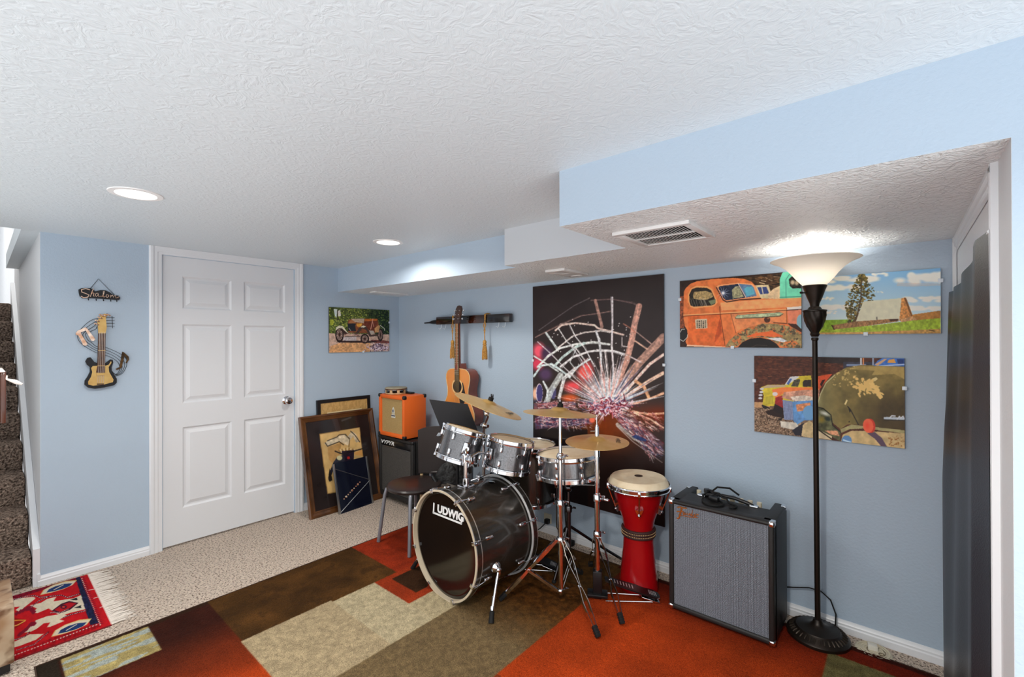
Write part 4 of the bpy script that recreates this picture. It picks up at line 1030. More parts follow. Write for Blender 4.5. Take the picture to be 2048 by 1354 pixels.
for i in range(8):
    a = 2*math.pi*(i+.42)/8; r_ = UB*math.cos(a)+ZZ*math.sin(a); tg = AX.cross(r_)
    for s, h0 in ((1, 0), (-1, Lb)):
        b = MB(); hL = h0+s*.105
        b.fbox(F+AX*hL+r_*.281, tg, AX, r_, (-.010, .010), (-.026, .026), (-.001, .019), .008, 3)
        b.cyl(F+AX*hL+r_*.294, F+AX*(h0+s*.004)+r_*(Rb+.008), .0035, n=8)
        b.fbox(F+AX*(h0+s*.014)+r_*Rb, tg, AX*s, r_, (-.011, .011), (-.018, .018), (0, .007), .003)
        b.fbox(F+AX*(h0-s*.004)+r_*(Rb-.006), tg, AX*s, r_, (-.010, .010), (-.004, .004), (-.012, .014), .002)
        part('claw', b, M_chrome, bd, 'chrome claw hook and lug')
for foot, br in (((-1.082, -2.283, RZ), (-.96, -2.203, .222)), ((-.994, -1.527, RZ), (-.945, -1.655, .225))):
    foot, br = V(foot), V(br); b = MB()
    ax_ = F+AX*((br-F).dot(AX)); n_ = (br-ax_).normalized()
    b.lathe([(0, .024), (.016, .022), (.028, .010), (.031, 0), (0, -.004)], br, n_, 20)
    b.sph(br+n_*.022, .017, 14)
    b.box(br+n_*.03+V(0, 0, -.016), (.014, .014, .03), None, .004)
    d = (foot-br).normalized()
    b.cyl(br+n_*.022, foot-d*.05, .0085, n=14); b.cyl(foot-d*.12, foot-d*.02, .0062, n=12); b.cyl(foot-d*.075, foot-d*.06, .011, n=12)
    sp = part('spur', b, M_chrome, bd, 'chrome spur leg')
    b = MB(); b.cyl(foot-d*.055, foot-d*.0, .012, .014, 14); part('rubber_foot', b, M_rub, sp)
# tom holder on top
mt = V(-.908, -1.922, .582); b = MB()
b.box(mt+V(0, 0, .005), (.075, .075, .016), Matrix.Rotation(th, 3, 'Z'), .006)
b.cyl(mt, mt+V(0, 0, .05), .021, .019, 20); b.cyl(mt+V(.02, -.02, .035), mt+V(.045, -.045, .045), .005, n=8); b.box(mt+V(.05, -.05, .05), (.01, .028, .03), None, .004)
b.cyl(mt, mt+V(0, 0, .165), .0135, n=20)
cl = mt+V(0, 0, .165)
b.cyl(cl-UB*.03, cl+UB*.045, .019, n=18); b.cyl(cl+V(0, 0, -.02), cl+V(0, 0, .022), .022, n=18)
b.box(cl+UB*.055, (.03, .03, .045), Matrix.Rotation(th, 3, 'Z'), .006)
part('tom_holder', b, M_chrome, bd, 'chrome tom holder post')
T1, A1, T2, A2 = V(-.792, -1.756, .783), V(.289, -.124, .949), V(-.611, -1.997, .727), V(.153, -.099, .983)
for T, A, R0, s in ((T1, A1, .14, -1), (T2, A2, .146, 1)):
    tgt = T-A*.0; d = (cl-tgt); d = (d-A*d.dot(A)).normalized(); q = tgt+d*(R0-.006)
    b = MB(); b.tube([cl+UB*(.03 if s > 0 else 0)+V(0, 0, .01), mid(cl, q, .5)+V(0, 0, .02), q+d*.02, q+d*.006], .0068, 12)
    b.fbox(q, A.cross(d), A, d, (-.022, .022), (-.035, .035), (-.001, .012), .006); b.cyl(q+d*.01, q+d*.026, .014, n=14)
    part('tom_arm', b, M_chrome, bd, 'chrome tom arm and bracket')
b = MB(); bq = F+AX*.34; rr = (V(0, 0, 1)*.93+UB*.1).normalized(); b.lathe([(0, .002), (.019, .002), (.022, .0005)], bq+rr*.2805, rr, 24); part('badge', b, M_chrome, bd)

# ------------------------------------------------------------------ toms, floor tom, snare
drum('rack_tom', 'silver sparkle rack tom tilted in front of the black music stand', T1+A1*.102, A1, .14, .205, 6, 'rack toms on the bass drum', badge=V(-.5, -.8, 0))
drum('rack_tom', 'silver sparkle rack tom between the other tilted tom and the snare drum', T2+A2*.100, A2, .146, .20, 6, 'rack toms on the bass drum', badge=V(-.4, -.9, 0))
drum('floor_tom', 'large dark floor tom with cream head behind the bass drum', (-.236, -1.85, .708), (0, 0, 1), .2, .40, 8, None, [R_(200), R_(320), R_(80)], M_bass)
SN = V(-.448, -2.322, .760)
drum('snare_drum', 'shallow silver sparkle snare drum with cream head on its own stand', SN, (-.01, .05, 1), .188, .145, 8, None, None, M_spark, V(.2, -.98, 0))

# ------------------------------------------------------------------ hardware
def wire_leg(st, hub, foot, gap=.022, knee=.5, wave=True):
    hub, foot = V(hub), V(foot); d = foot-hub; hz = V(d.x, d.y, 0).normalized(); lat = V(-hz.y, hz.x, 0)
    ts = [0, .06, .16, .30, .44, .5, .56, .68, .84, .95, 1]
    wd = [.6, .65, 1.2, 1.0, .35, .22, .6, 1.1, .8, .5, .12]
    b = MB()
    for s in (-1, 1):
        b.bar([hub+d*(t*.97)+lat*(s*gap*w/2*1.3) for t, w in zip(ts, wd)], lat, .0035, .016)
    b.cyl(hub+d*.5-lat*.008, hub+d*.5+lat*.008, .004, n=8)
    b.cyl(hub-lat*.014, hub+lat*.014, .006, n=10)
    lg = part('leg', b, M_chrome, st, 'double braced chrome leg')
    b = MB(); e = d.normalized(); n_ = lat.cross(e)
    b.fbox(foot-e*.055, lat, n_, e, (-.012, .012), (-.010, .010), (0, .052), .004)
    for k in range(4): b.fbox(foot-e*(.012+k*.011), lat, n_, e, (-.013, .013), (-.0112, .0112), (-.002, .002), .001)
    part('rubber_foot', b, M_rub, lg)
    return lg
def brace(b, p0, p1, lat, gap=.012):
    for s in (-1, 1): b.bar([V(p0)+V(lat)*gap*s, V(p1)+V(lat)*gap*s], lat, .003, .014)
def clampjoint(b, p, r, h=.035):
    p = V(p); b.lathe([(r, -h/2), (r+.006, -h/2+.004), (r+.007, h/2-.006), (r+.004, h/2), (r, h/2)], p, (0, 0, 1), 18)
    b.cyl(p+V(r, 0, 0), p+V(r+.022, -.012, 0), .004, n=8); b.box(p+V(r+.026, -.016, 0), (.008, .022, .012), None, .003)
def tripod(st, base, hub_z, feet, low_z, poles, mt_=M_chrome):
    """poles: (z0, z1, r) sections"""
    x, y = base
    b = MB()
    for z0, z1, r in poles: b.cyl((x, y, z0), (x, y, z1), r, n=18)
    pl_ = part('pole', b, mt_, st)
    for z_, r_, h_ in [(z1, r, .035) for z0, z1, r in poles[:-1]]+[(hub_z, poles[0][2]+.002, .03), (low_z, poles[0][2], .02)]:
        b = MB(); clampjoint(b, (x, y, z_), r_, h_); part('clamp', b, M_chrome, st)
    for f in feet:
        f = V(f); d = V(f.x-x, f.y-y, 0).normalized()
        hub = V(x, y, hub_z)+d*.022
        wire_leg(st, hub, f)
        b = MB(); m_ = hub+(f-hub)*.5; lat = V(-d.y, d.x, 0)
        brace(b, V(x, y, low_z)+d*.016, m_, lat, .006); part('brace', b, M_chrome, st)
    return pl_
# ride stand: straight, nearest
rs = thing('cymbal_stand', 'tall straight chrome cymbal stand in front of the snare drum', 'stand', (-.693, -2.44, 0), 'cymbal stands')
tripod(rs, (-.693, -2.44), .345, [(-.912, -2.185, RZ+.008), (-.842, -2.76, RZ+.008), (-.37, -2.37, .012)], .068, [(.05, .545, .0145), (.5, .80, .0115), (.78, 1.035, .0085)])
b = MB(); b.sph((-.693, -2.44, .80), .022, 14); b.box((-.70, -2.455, .80), (.05, .02, .022), None, .005); b.cyl((-.693, -2.44, 1.0), (-.693, -2.44, 1.11), .004, n=8); part('tilter', b, M_chrome, rs)
b = MB(); b.cyl((-.693, -2.44, 1.063), (-.692, -2.44, 1.088), .0165, n=16); b.cyl((-.692, -2.44, 1.088), (-.692, -2.44, 1.1), .010, n=12); part('wing_nut', b, M_rub, rs, 'black felt and wing nut')
# crash stand with boom, behind the toms
cs = thing('cymbal_stand', 'chrome boom cymbal stand rising behind the rack toms', 'stand', (-.52, -1.69, 0), 'cymbal stands')
CR, CN = V(-.619, -1.835, 1.025), V(.243, -.268, .932).normalized()
tripod(cs, (-.52, -1.69), .28, [(-.44, -1.47, .012), (-.34, -1.66, .012), (-.60, -1.74, .012)], .06, [(.03, .50, .0135), (.48, .80, .0105)])
jb = V(-.54, -1.72, .86); tp = CR-CN*.03
b = MB(); b.cyl((-.52, -1.69, .80), jb, .010, n=14); b.sph(jb, .024, 14); b.cyl(jb-V(.0, .03, 0), jb+V(0, .03, 0), .012, n=12); b.tube([jb, mid(jb, tp, .5)+V(.012, -.01, .005), tp], .008, 12); b.sph(mid(jb, tp, .72), .019, 12); b.cyl(tp, CR+CN*.055, .0038, n=8); part('boom_arm', b, M_chrome, cs)
b = MB(); b.cyl(CR+CN*.022, CR+CN*.045, .017, n=16); 
for s in (-1, 1): b.box(CR+CN*.056+perp(CN)[0]*.009*s, (.006, .006, .022), None, .002)
part('wing_nut', b, M_rub, cs, 'black felt and wing nut')

def cymbal(name, label, C, N, R, bell=.05, group='cymbals', txt=True, up=1, tdir=None):
    C, N = V(C), V(N).normalized(); h = .022*R/.2
    t = thing(name, label, 'cymbal', C, group)
    prof = [(.006, h+.012), (bell*.55, h+.010), (bell*.85, h+.004), (bell, h-.003), (bell*1.25, h-.006), (R*.6, h*.42), (R*.85, h*.12), (R, -.001), (R, -.0025), (R*.85, h*.12-.002), (R*.6, h*.42-.002), (bell*1.2, h-.008), (bell*.8, h+.001), (.006, h+.009)]
    b = MB(); b.lathe([(r, z-.012) for r, z in prof], C, N*up, 96, closed_prof=True); part('body', b, M_bronze, t, angle=50)
    if txt:
        e = V(tdir or (.35, -.94, 0)); e = (e-N*e.dot(N)).normalized(); f = N.cross(e)
        b = MB(); b.text('Zildjian', C+e*R*.66+N*(h*.40-.0112), f, -e, R*.19, .0004, .2); part('logo', b, M_blk_ink, t, 'small black script logo')
    return t
RC = V(-.695, -2.439, 1.049)
cymbal('crash_cymbal', 'tilted bronze crash cymbal in front of the acoustic guitar', CR, CN, .229, txt=True, tdir=(.4, -.9, -.4))
cymbal('ride_cymbal', 'level bronze cymbal in front of the glass print, on the tallest stand', RC, (.075, -.012, .997), .2, tdir=(.6, -.3, 0))
HC = V(-.528, -2.572, .884)
cymbal('hi_hat_cymbal', 'upper bronze hi-hat cymbal with black script logo', HC, (-.035, -.01, .999), .174, tdir=(.50, -.80, 0))
cymbal('hi_hat_cymbal', 'lower hi-hat cymbal facing up under the other', HC-V(0, 0, .027), (-.035, -.01, .999), .174, txt=False, up=-1)

# hi-hat stand
hs = thing('hi_hat_stand', 'chrome hi-hat stand with pedal beside the red hand drum', 'stand', (-.528, -2.572, 0))
hx, hy = -.528, -2.572
b = MB()
for z0, z1, r in ((.10, .56, .0145), (.53, .80, .0115), (.79, .845, .017), (.56, .585, .019)): b.cyl((hx, hy, z0), (hx, hy, z1), r, n=18)
b.cyl((hx, hy, .8), (hx, hy, 1.02), .0032, n=8); part('pole', b, M_chrome, hs)
b = MB(); clampjoint(b, (hx, hy, .36), .0155, .03); part('clamp', b, M_chrome, hs)
b = MB(); clampjoint(b, (hx, hy, .56), .0155, .04); b.box((hx+.03, hy-.035, .55), (.02, .045, .012), None, .004); part('clamp', b, M_chrome, hs)
b = MB(); b.cyl((hx, hy, .9), (hx, hy, .955), .0115, n=14); b.cyl((hx, hy, .945), (hx-.0, hy, .965), .008, n=10); b.cyl((hx, hy, .93), (hx-.035, hy+.02, .932), .004, n=8); part('clutch', b, M_chrome, hs)
for f in ((-.676, -2.80, RZ+.008), (-.25, -2.36, .012)):
    f = V(f); d = V(f.x-hx, f.y-hy, 0).normalized(); wire_leg(hs, V(hx, hy, .345)+d*.02, f)
b = MB(); b.box((hx, hy, .085), (.045, .05, .15), Matrix.Rotation(R_(30), 3, 'Z'), .006); b.box((hx, hy, .02+RZ), (.07, .11, .016), Matrix.Rotation(R_(30), 3, 'Z'), .004)
part('pedal_post', b, M_black, hs)
def pedal_plate(parent, p0, p1, w0=.075, w1=.085):
    p0, p1 = V(p0), V(p1); d = (p1-p0); L = d.length; e = d.normalized(); lat = e.cross(V(0, 0, 1)).normalized(); n_ = lat.cross(e)
    pts = [(0, -w0*.30), (L*.12, -w0*.42), (L*.7, -w1/2), (L*.92, -w1*.46), (L, -w1*.28), (L*1.02, 0), (L, w1*.28), (L*.92, w1*.46), (L*.7, w1/2), (L*.12, w0*.42), (0, w0*.30)]
    b = MB(); b.prism(pts, p0, e, lat, -.004, .004); pp = part('footboard', b, M_black, parent, 'black footboard with silver treads')
    b = MB()
    for i in range(7):
        s = L*(.18+.055*i); b.fbox(p0+e*s, e, lat, e.cross(lat), (-.0022, .0022), (-w0*.24, w0*.24), (-.0048, .0048))
    for i in range(5):
        s = L*(.82+.03*i); b.fbox(p0+e*s, e, lat, e.cross(lat), (-.0018, .0018), (-w1*.24, w1*.24), (-.0048, .0048))
    for s in (-1, 1): b.tube([p0+e*x+lat*(y*.93*1)+e.cross(lat)*.005*(0) for x, y in (pts[1:5] if s < 0 else pts[6:10])], .0022, 6)
    part('tread', b, mat('silver_tread', (214, 214, 216), .35, .6), pp)
    b = MB(); 
    for s in (-1, 1): b.cyl(V(p0.x, p0.y, .016)+lat*s*.04, V(p1.x, p1.y, .014)+lat*s*.03-e*.01, .0035, n=8)
    b.fbox(V(p1.x, p1.y, .012)-e*.05, e, lat, V(0, 0, 1), (-.05, .05), (-.04, .04), (-.004, .006), .003)
    part('base_rods', b, M_chrome, parent)
pedal_plate(hs, (hx+.02, hy-.035, .115), (-.338, -2.842, .034))
# bass drum pedal behind the drum
bp_ = thing('bass_drum_pedal', 'black and silver bass drum pedal at the back of the bass drum', 'pedal', (-.50, -2.0, 0))
b = MB(); 
for s in (-1, 1): b.box((-.575, -1.975+s*.045, .10), (.024, .014, .19), Matrix.Rotation(th, 3, 'Z'), .004)
b.cyl((-.575, -2.04, .185), (-.575, -1.91, .185), .008, n=12); b.box((-.58, -1.975, .02), (.10, .13, .02), Matrix.Rotation(th, 3, 'Z'), .005); part('frame', b, M_black, bp_)
b = MB(); b.cyl((-.575, -1.98, .185), (-.52, -1.985, .30), .004, n=8); part('beater_rod', b, M_chrome, bp_)
b = MB(); b.sph((-.518, -1.985, .31), .024, 14, sq=1.1); part('beater', b, mat('felt_beater', (206, 196, 176), .9), bp_)
pedal_plate(bp_, (-.55, -2.02, .12), (-.425, -2.235, .032))

# snare stand
ss = thing('snare_stand', 'low black and chrome tripod stand under the snare drum', 'stand', (-.43, -2.318, 0))
sx, sy = -.43, -2.318
b = MB(); b.cyl((sx, sy, .05), (sx, sy, .42), .0145, n=16); b.cyl((sx, sy, .40), (sx, sy, .54), .010, n=14); clampjoint(b, (sx, sy, .41), .015, .04); b.sph((sx, sy, .54), .026, 14)
part('pole', b, M_strap, ss)
for k in range(3):
    a = R_(25+120*k); r_ = V(math.cos(a), math.sin(a), 0); q = V(sx, sy, .55)
    b = MB(); b.tube([q, q+r_*.10+V(0, 0, .03), q+r_*.196+V(0, 0, .05), q+r_*.204+V(0, 0, .085)], .006, 10); part('basket_arm', b, M_chrome, ss)
for f in ((-.06, -2.50), (-.36, -2.07), (-.56, -2.30)):
    f = V(f[0], f[1], .016); d = V(f.x-sx, f.y-sy, 0).normalized()
    b = MB(); b.tube([V(sx, sy, .30)+d*.015, mid((sx, sy, .3), f, .6), f], .0085, 10); lg = part('leg', b, M_strap, ss)
    b = MB(); b.sph(f, .014, 12); part('rubber_foot', b, M_rub, lg)

# ------------------------------------------------------------------ red djembe style hand drum
dj = thing('hand_drum', 'red goblet hand drum with cream head and chrome rim', 'drum', (-.272, -2.695, 0))
D0 = V(-.272, -2.695, .004)
M_red = mat('red_lacquer', (166, 10, 18), .22, coat=.5, var=(6, (146, 8, 16), .3, .8))
b = MB(); b.lathe([(.09, 0), (.110, .0), (.111, .02), (.106, .06), (.097, .14), (.089, .22), (.084, .30), (.085, .36), (.095, .41), (.117, .47), (.140, .54), (.155, .60), (.15, .605)], D0, (0, 0, 1), 64); part('body', b, M_red, dj)
b = MB(); b.lathe([(0, .642), (.12, .642), (.150, .640), (.160, .630), (.172, .598), (.158, .60)], D0, (0, 0, 1), 64); hd = part('drum_head', b, M_skin, dj)
b = MB(); b.lathe([(0, .0004), (.024, .0004)], D0+V(.005, 0, .6425), (0, 0, 1), 20); part('logo', b, M_blk_ink, hd)
b = MB(); b.lathe([(.168, .585), (.178, .587), (.179, .604), (.174, .606)], D0, (0, 0, 1), 64); b.torus(D0+V(0, 0, .583), (0, 0, 1), .176, .005, 64); b.torus(D0+V(0, 0, .607), (0, 0, 1), .175, .004, 64); part('rim', b, M_chrome, dj, 'chrome tuning rim')
b = MB()
for z_, r_ in ((.312, .0875), (.328, .0875), (.344, .0885)): b.torus(D0+V(0, 0, z_), (0, 0, 1), r_, .009, 48)
rp = part('rope_band', b, mat('dark_rope', (52, 22, 18), .7), dj, 'dark rope band')
b = MB()
for z_ in (.320, .336):
    for i in range(60):
        a = 2*math.pi*i/60; b.sph(D0+V(.0945*math.cos(a), .0945*math.sin(a), z_), .0026, 6)
part('rope_stitch', b, mat('gold_thread', (206, 170, 120), .6), rp)
view_a = math.atan2(-3.867+2.695, -2.764+.272)
for k in range(5):
    a = view_a+2*math.pi*(k)/5+.03; r_ = V(math.cos(a), math.sin(a), 0); tg = V(-r_.y, r_.x, 0)
    b = MB(); q = D0+r_*.124+V(0, 0, .475)
    nn = (r_+V(0, 0, -.33)).normalized(); uv = tg.cross(nn); uv = uv if uv.z > 0 else -uv
    b.prism([(-.022, .026), (0, .018), (.022, .026), (.016, .006), (.006, -.016), (0, -.034), (-.006, -.016), (-.016, .006)], q, tg, uv, -.012, .012)
    b.cyl(q+nn*.012, D0+r_*.178+V(0, 0, .585), .004, n=8); b.box(D0+r_*.18+V(0, 0, .594), (.016, .016, .03), Matrix.Rotation(a, 3, 'Z'), .004); b.sph(q+nn*.014-uv*.012, .008, 10)
    part('tuning_lug', b, M_chrome, dj, 'chrome tuning lug')
# ------------------------------------------------------------------ wall A decorations
def AW(xc, yc, d=.012):
    """point on the back wall from the elevation sketch of the wall art (0..677 x 0..1354)"""
    s = xc/677; t = yc/1354
    x = -2.3965+.311*s; zt = 1.874+.035*s; zb = 1.08-.032*s
    return V(x, -d, zt+(zb-zt)*t)
def AWp(pts, d=.012): return [AW(x, y, d) for x, y in pts]
def plate(b, pts, d0, d1):
    n = len(pts); a = AWp(pts, d0); c = AWp(pts, d1)
    b.add(a+c, [list(range(n)), list(range(n, 2*n))[::-1]]+[[i, (i+1) % n, n+(i+1) % n, n+i] for i in range(n)])
M_iron = mat('black_iron', (22, 23, 28), .5, .3)
M_copper = mat('brushed_copper', (196, 150, 122), .3, .9, var=(40, (226, 206, 190), .35, .7))
M_gold = mat('gold_paint', (206, 172, 106), .38, .45, var=(20, (190, 150, 84), .35, .75))
M_brown = mat('brown_lacquer', (66, 38, 24), .35, var=(30, (104, 66, 36), .4, .7))

t = thing('wall_plaque', 'small black wall plaque with copper script lettering and key hooks', 'plaque', AW(290, 250, 0))
b = MB(); plate(b, [(80, 205), (110, 190), (200, 190), (250, 222), (300, 210), (350, 212), (400, 235), (440, 262), (490, 268), (512, 292), (500, 312), (470, 314), (420, 308), (330, 302), (200, 294), (120, 296), (92, 272), (84, 240)], .004, .012); pp = part('plate', b, M_iron, t, 'black cut metal plate')
b = MB(); b.tube(AWp([(195, 200), (282, 93), (450, 262)], .006), .0016, 6); part('hanging_wire', b, M_iron, t)
b = MB()
def scr(pts, r=.0022, d=.0145): b.tube(AWp(pts, d), r, 6)
scr([(192, 208), (150, 196), (108, 206), (112, 232), (150, 246), (184, 262), (170, 284), (130, 290), (104, 274)], .003)
scr([(228, 196), (210, 240), (196, 280)]); scr([(202, 262), (220, 238), (234, 244), (228, 270), (238, 276)])
scr([(276, 244), (256, 244), (246, 264), (258, 278), (274, 262), (278, 246), (280, 276), (292, 276)])
scr([(302, 272), (306, 278)], .003)
scr([(316, 280), (334, 252), (342, 222), (331, 222), (327, 262), (336, 284), (348, 278)])
scr([(384, 262), (364, 258), (356, 276), (370, 288), (386, 276), (382, 260)])
scr([(402, 262), (406, 288), (414, 268), (428, 264), (434, 288), (442, 270), (456, 266), (462, 292), (476, 290), (494, 280)])
part('lettering', b, M_copper, t, 'copper script lettering')
for x in (178, 257, 332, 408, 472):
    y = 296+.05*(x-178); b = MB(); b.tube(AWp([(x, y), (x, y+14)], .008)+[AW(x, y+20, .016), AW(x, y+12, .022)], .0022, 6); part('hook', b, M_iron, t)

t = thing('guitar_wall_art', 'metal electric guitar wall sculpture with curling music staff lines', 'wall art', AW(300, 900, 0))
b = MB(); plate(b, [(145, 950), (165, 915), (195, 908), (215, 930), (232, 955), (262, 968), (350, 968), (375, 950), (400, 930), (425, 935), (430, 965), (412, 1010), (415, 1050), (440, 1090), (468, 1130), (468, 1170), (440, 1198), (330, 1222), (240, 1234), (170, 1222), (135, 1190), (138, 1150), (165, 1110), (190, 1060), (190, 1010), (160, 985)], .012, .026); bo = part('body', b, M_iron, t, 'black guitar body', angle=30)
b = MB(); plate(b, [(200, 1020), (218, 998), (262, 996), (345, 996), (380, 985), (405, 948), (410, 965), (380, 1010), (385, 1060), (415, 1110), (432, 1140), (424, 1165), (330, 1190), (220, 1202), (172, 1190), (170, 1160), (200, 1110), (212, 1060)], .026, .030); part('pickguard', b, M_gold, bo, 'gold face plate')
b = MB(); plate(b, [(272, 660), (348, 660), (342, 1000), (342, 1066), (248, 1066), (262, 1000)], .026, .034); nk = part('neck', b, M_brown, t, 'brown neck')
b = MB(); plate(b, [(274, 660), (348, 660), (360, 600), (350, 500), (372, 470), (340, 456), (300, 470), (286, 500), (262, 530), (270, 600)], .022, .033); hd = part('headstock', b, M_gold, t, 'gold headstock')
for i, (x, y) in enumerate(((300, 470), (285, 496), (258, 528), (250, 562), (372, 468), (330, 474))):
    b = MB(); b.tube([AW(x+24, y+12, .034), AW(x+8, y+2, .038), AW(x-8, y-2, .036)], .0045, 8); b.sph(AW(x-10, y-2, .036), .006, 10); part('tuner', b, M_copper, hd)
b = MB()
for i in range(4): b = MB(); b.tube([AW(286+16*i, 650, .037), AW(276+18*i, 1000, .038), AW(264+20*i, 1170, .036)], .0011, 5); part('string', b, mat('string_wire', (206, 190, 180), .3, .9), nk)
b = MB()
for y, x0, x1 in ((836, 270, 346), (996, 262, 344)): b = MB(); plate(b, [(x0, y-3), (x1, y-3), (x1, y+3), (x0, y+3)], .034, .037); part('fret', b, M_gold, nk)
b = MB()
plate(b, [(250, 1072), (338, 1068), (338, 1092), (250, 1096)], .030, .040); part('pickup', b, M_gold, bo)
b = MB(); plate(b, [(258, 1180), (328, 1178), (328, 1190), (258, 1192)], .030, .036); part('bridge', b, M_brown, bo)
b = MB()
S_ = []
for k in range(5):
    q = k*1.0
    pts = [(450, 497+q*30), (370, 495+q*30), (270, 502+q*16+q*14), (190-q*-22, 535+q*26), (110+q*26, 610+q*12), (72+q*26, 680-q*4), (90+q*28, 745-q*6), (150+q*24, 800-q*12), (260, 860-q*22), (350, 885-q*27), (430, 918-q*28), (490+q*8, 965-q*30), (505+q*24, 1015-q*30), (500+q*25, 1050-q*14), (460+q*20, 1085-q*0), (415, 1046+q*22)]
    if k == 4: continue
    r = []
    for i in range(len(pts)-1):
        p0, p1, p2, p3 = pts[max(i-1, 0)], pts[i], pts[i+1], pts[min(i+2, len(pts)-1)]
        for j in range(5):
            u_ = j/5; f = lambda a, b_, c, d: .5*((2*b_)+(-a+c)*u_+(2*a-5*b_+4*c-d)*u_*u_+(-a+3*b_-3*c+d)*u_**3)
            r.append((f(p0[0], p1[0], p2[0], p3[0]), f(p0[1], p1[1], p2[1], p3[1])))
    r.append(pts[-1]); b = MB(); b.tube(AWp(r, .008), .0013, 5); part('staff_line', b, M_iron, t, 'curling black wire staff line')
b = MB(); b.tube(AWp([(422, 480), (428, 606)], .009), .0015, 5); part('bar_line', b, M_iron, t)
b = MB(); plate(b, [(52, 656), (72, 632), (150, 596), (166, 612), (236, 706), (246, 726), (230, 740), (206, 736), (196, 718), (150, 630), (100, 652), (108, 672), (156, 752), (168, 776), (150, 790), (122, 782), (118, 764), (76, 680), (56, 676)], .010, .016); part('music_note', b, M_copper, t, 'copper double music note')
b = MB(); plate(b, [(530, 850), (548, 856), (600, 900), (606, 930), (580, 970), (566, 966), (586, 930), (556, 890), (522, 1020), (500, 1030), (470, 1040), (456, 1030), (500, 1010)], .010, .016); part('music_note', b, mat('aged_bronze', (96, 70, 40), .4, .8, var=(30, (40, 32, 24), .4, .7)), t, 'dark bronze single music note')

# ------------------------------------------------------------------ framed pictures leaning on the back wall
def framed(name, label, BL, BR, TL, w, depth, M_fr, mw, P=None, dims=None, prof='wood', cat='picture frame'):
    BL, BR, TL = V(BL), V(BR), V(TL); u = (BR-BL).normalized(); v = TL-BL; v = (v-u*v.dot(u)); Hh = v.length; v = v.normalized(); n_ = u.cross(v)
    if n_.y > 0: n_ = -n_
    Wd = (BR-BL).length
    t = thing(name, label, cat, (BL+BR)/2)
    b = MB()
    pf = [(0, -depth), (0, .0), (.006, .004), (mw*.30, .004), (mw*.36, -.002), (mw*.75, -.010), (mw*.8, -.006), (mw*.97, -.008), (mw, -.014)] if prof == 'wood' else [(0, -depth), (0, 0), (mw, 0), (mw, -.008)]
    for p, q in zip(pf[:-1], pf[1:]):
        A = [(p[0], p[0]), (Wd-p[0], p[0]), (Wd-p[0], Hh-p[0]), (p[0], Hh-p[0])]; B = [(q[0], q[0]), (Wd-q[0], q[0]), (Wd-q[0], Hh-q[0]), (q[0], Hh-q[0])]
        b.add([BL+u*x+v*y+n_*p[1] for x, y in A]+[BL+u*x+v*y+n_*q[1] for x, y in B], [[k, (k+1) % 4, 4+(k+1) % 4, 4+k] for k in range(4)])
    part('frame', b, M_fr, t, angle=15)
    b = MB(); b.fbox(BL, u, v, n_, (.002, Wd-.002), (.002, Hh-.002), (-depth, -depth*.75)) if u.cross(v).dot(n_) > 0 else None
    part('backing_board', b, mat('frame_backing', (70, 56, 40), .8), t)
    return t, BL, u, v, n_, Wd, Hh
M_walnut = mat('walnut_frame', (60, 34, 16), .28, coat=.4, var=(7, (112, 70, 36), .35, .75))
t, o, u, v, n_, Wd, Hh = framed('picture_frame', 'large brown wooden frame with dark mat leaning beside the white door', (-1.031, -.258, .0), (-.342, -.258, .0), (-1.031, -.062, .802), 1, .026, M_walnut, .052)
q = lambda x, y: (x, y)
P = Paint(200, 216, [(130, 370), (715, 285), (810, 1060), (205, 1215)], (38, 30, 30))
P.put(P.x > 0, (40, 32, 31), .12, 120, 2)
P.poly([(255, 475), (635, 412), (700, 990), (320, 1048)], (150, 116, 66)); P.poly([(262, 480), (630, 418), (692, 984), (326, 1040)], (206, 170, 110), .14, 70, 3)
P.poly([(330, 600), (460, 560), (440, 700), (380, 760), (340, 720)], (170, 126, 70), .2, 40, 4, .7)
P.poly([(300, 570), (330, 540), (430, 500), (480, 478), (520, 500), (560, 450), (600, 480), (636, 552), (600, 560), (570, 500), (540, 540), (520, 590), (470, 560), (440, 548), (330, 590)], (206, 190, 160), .3, 30, 4)
P.line([(310, 560), (330, 592), (440, 550), (480, 580)], 9, (50, 42, 34)); P.line([(330, 540), (420, 505), (440, 485), (500, 480), (530, 520)], 8, (60, 50, 40)); P.line([(548, 450), (590, 490), (634, 555)], 8, (50, 42, 34)); P.line([(500, 490), (540, 520), (530, 600)], 7, (90, 76, 56))
for i in range(11): P.line([(430+i*17, 610+abs(i-5)*4), (450+i*13, 650)], 9, (226, 206, 160) if i % 2 else (150, 112, 60))
P.poly([(460, 640), (580, 630), (575, 720), (570, 900), (590, 960), (540, 990), (500, 900), (470, 720)], (36, 26, 40), .25, 20, 4)
P.ell(525, 705, 14, 14, (170, 40, 36)); P.line([(400, 640), (470, 670), (660, 620)], 12, (30, 24, 24)); P.poly([(580, 660), (655, 625), (660, 690), (590, 680)], (206, 150, 80))
P.poly([(420, 690), (480, 680), (490, 740), (400, 770), (350, 900), (340, 850), (380, 750)], (40, 40, 52), .3, 20, 4); P.ell(440, 705, 26, 22, (206, 196, 150))
for i in range(5): P.line([(450, 760+28*i), (500, 770+26*i)], 12, [(150, 156, 170), (60, 90, 130), (180, 160, 90), (120, 120, 130), (140, 60, 50)][i]); P.line([(575, 740+34*i), (605, 735+34*i)], 10, [(226, 226, 220), (180, 60, 50), (226, 216, 200), (90, 100, 150), (206, 180, 130)][i])
P.poly([(330, 900), (345, 800), (360, 860), (370, 920), (340, 930)], (40, 34, 30)); P.poly([(530, 900), (570, 890), (560, 980), (540, 960)], (150, 60, 50)); P.poly([(500, 880), (530, 880), (520, 930)], (70, 90, 150))
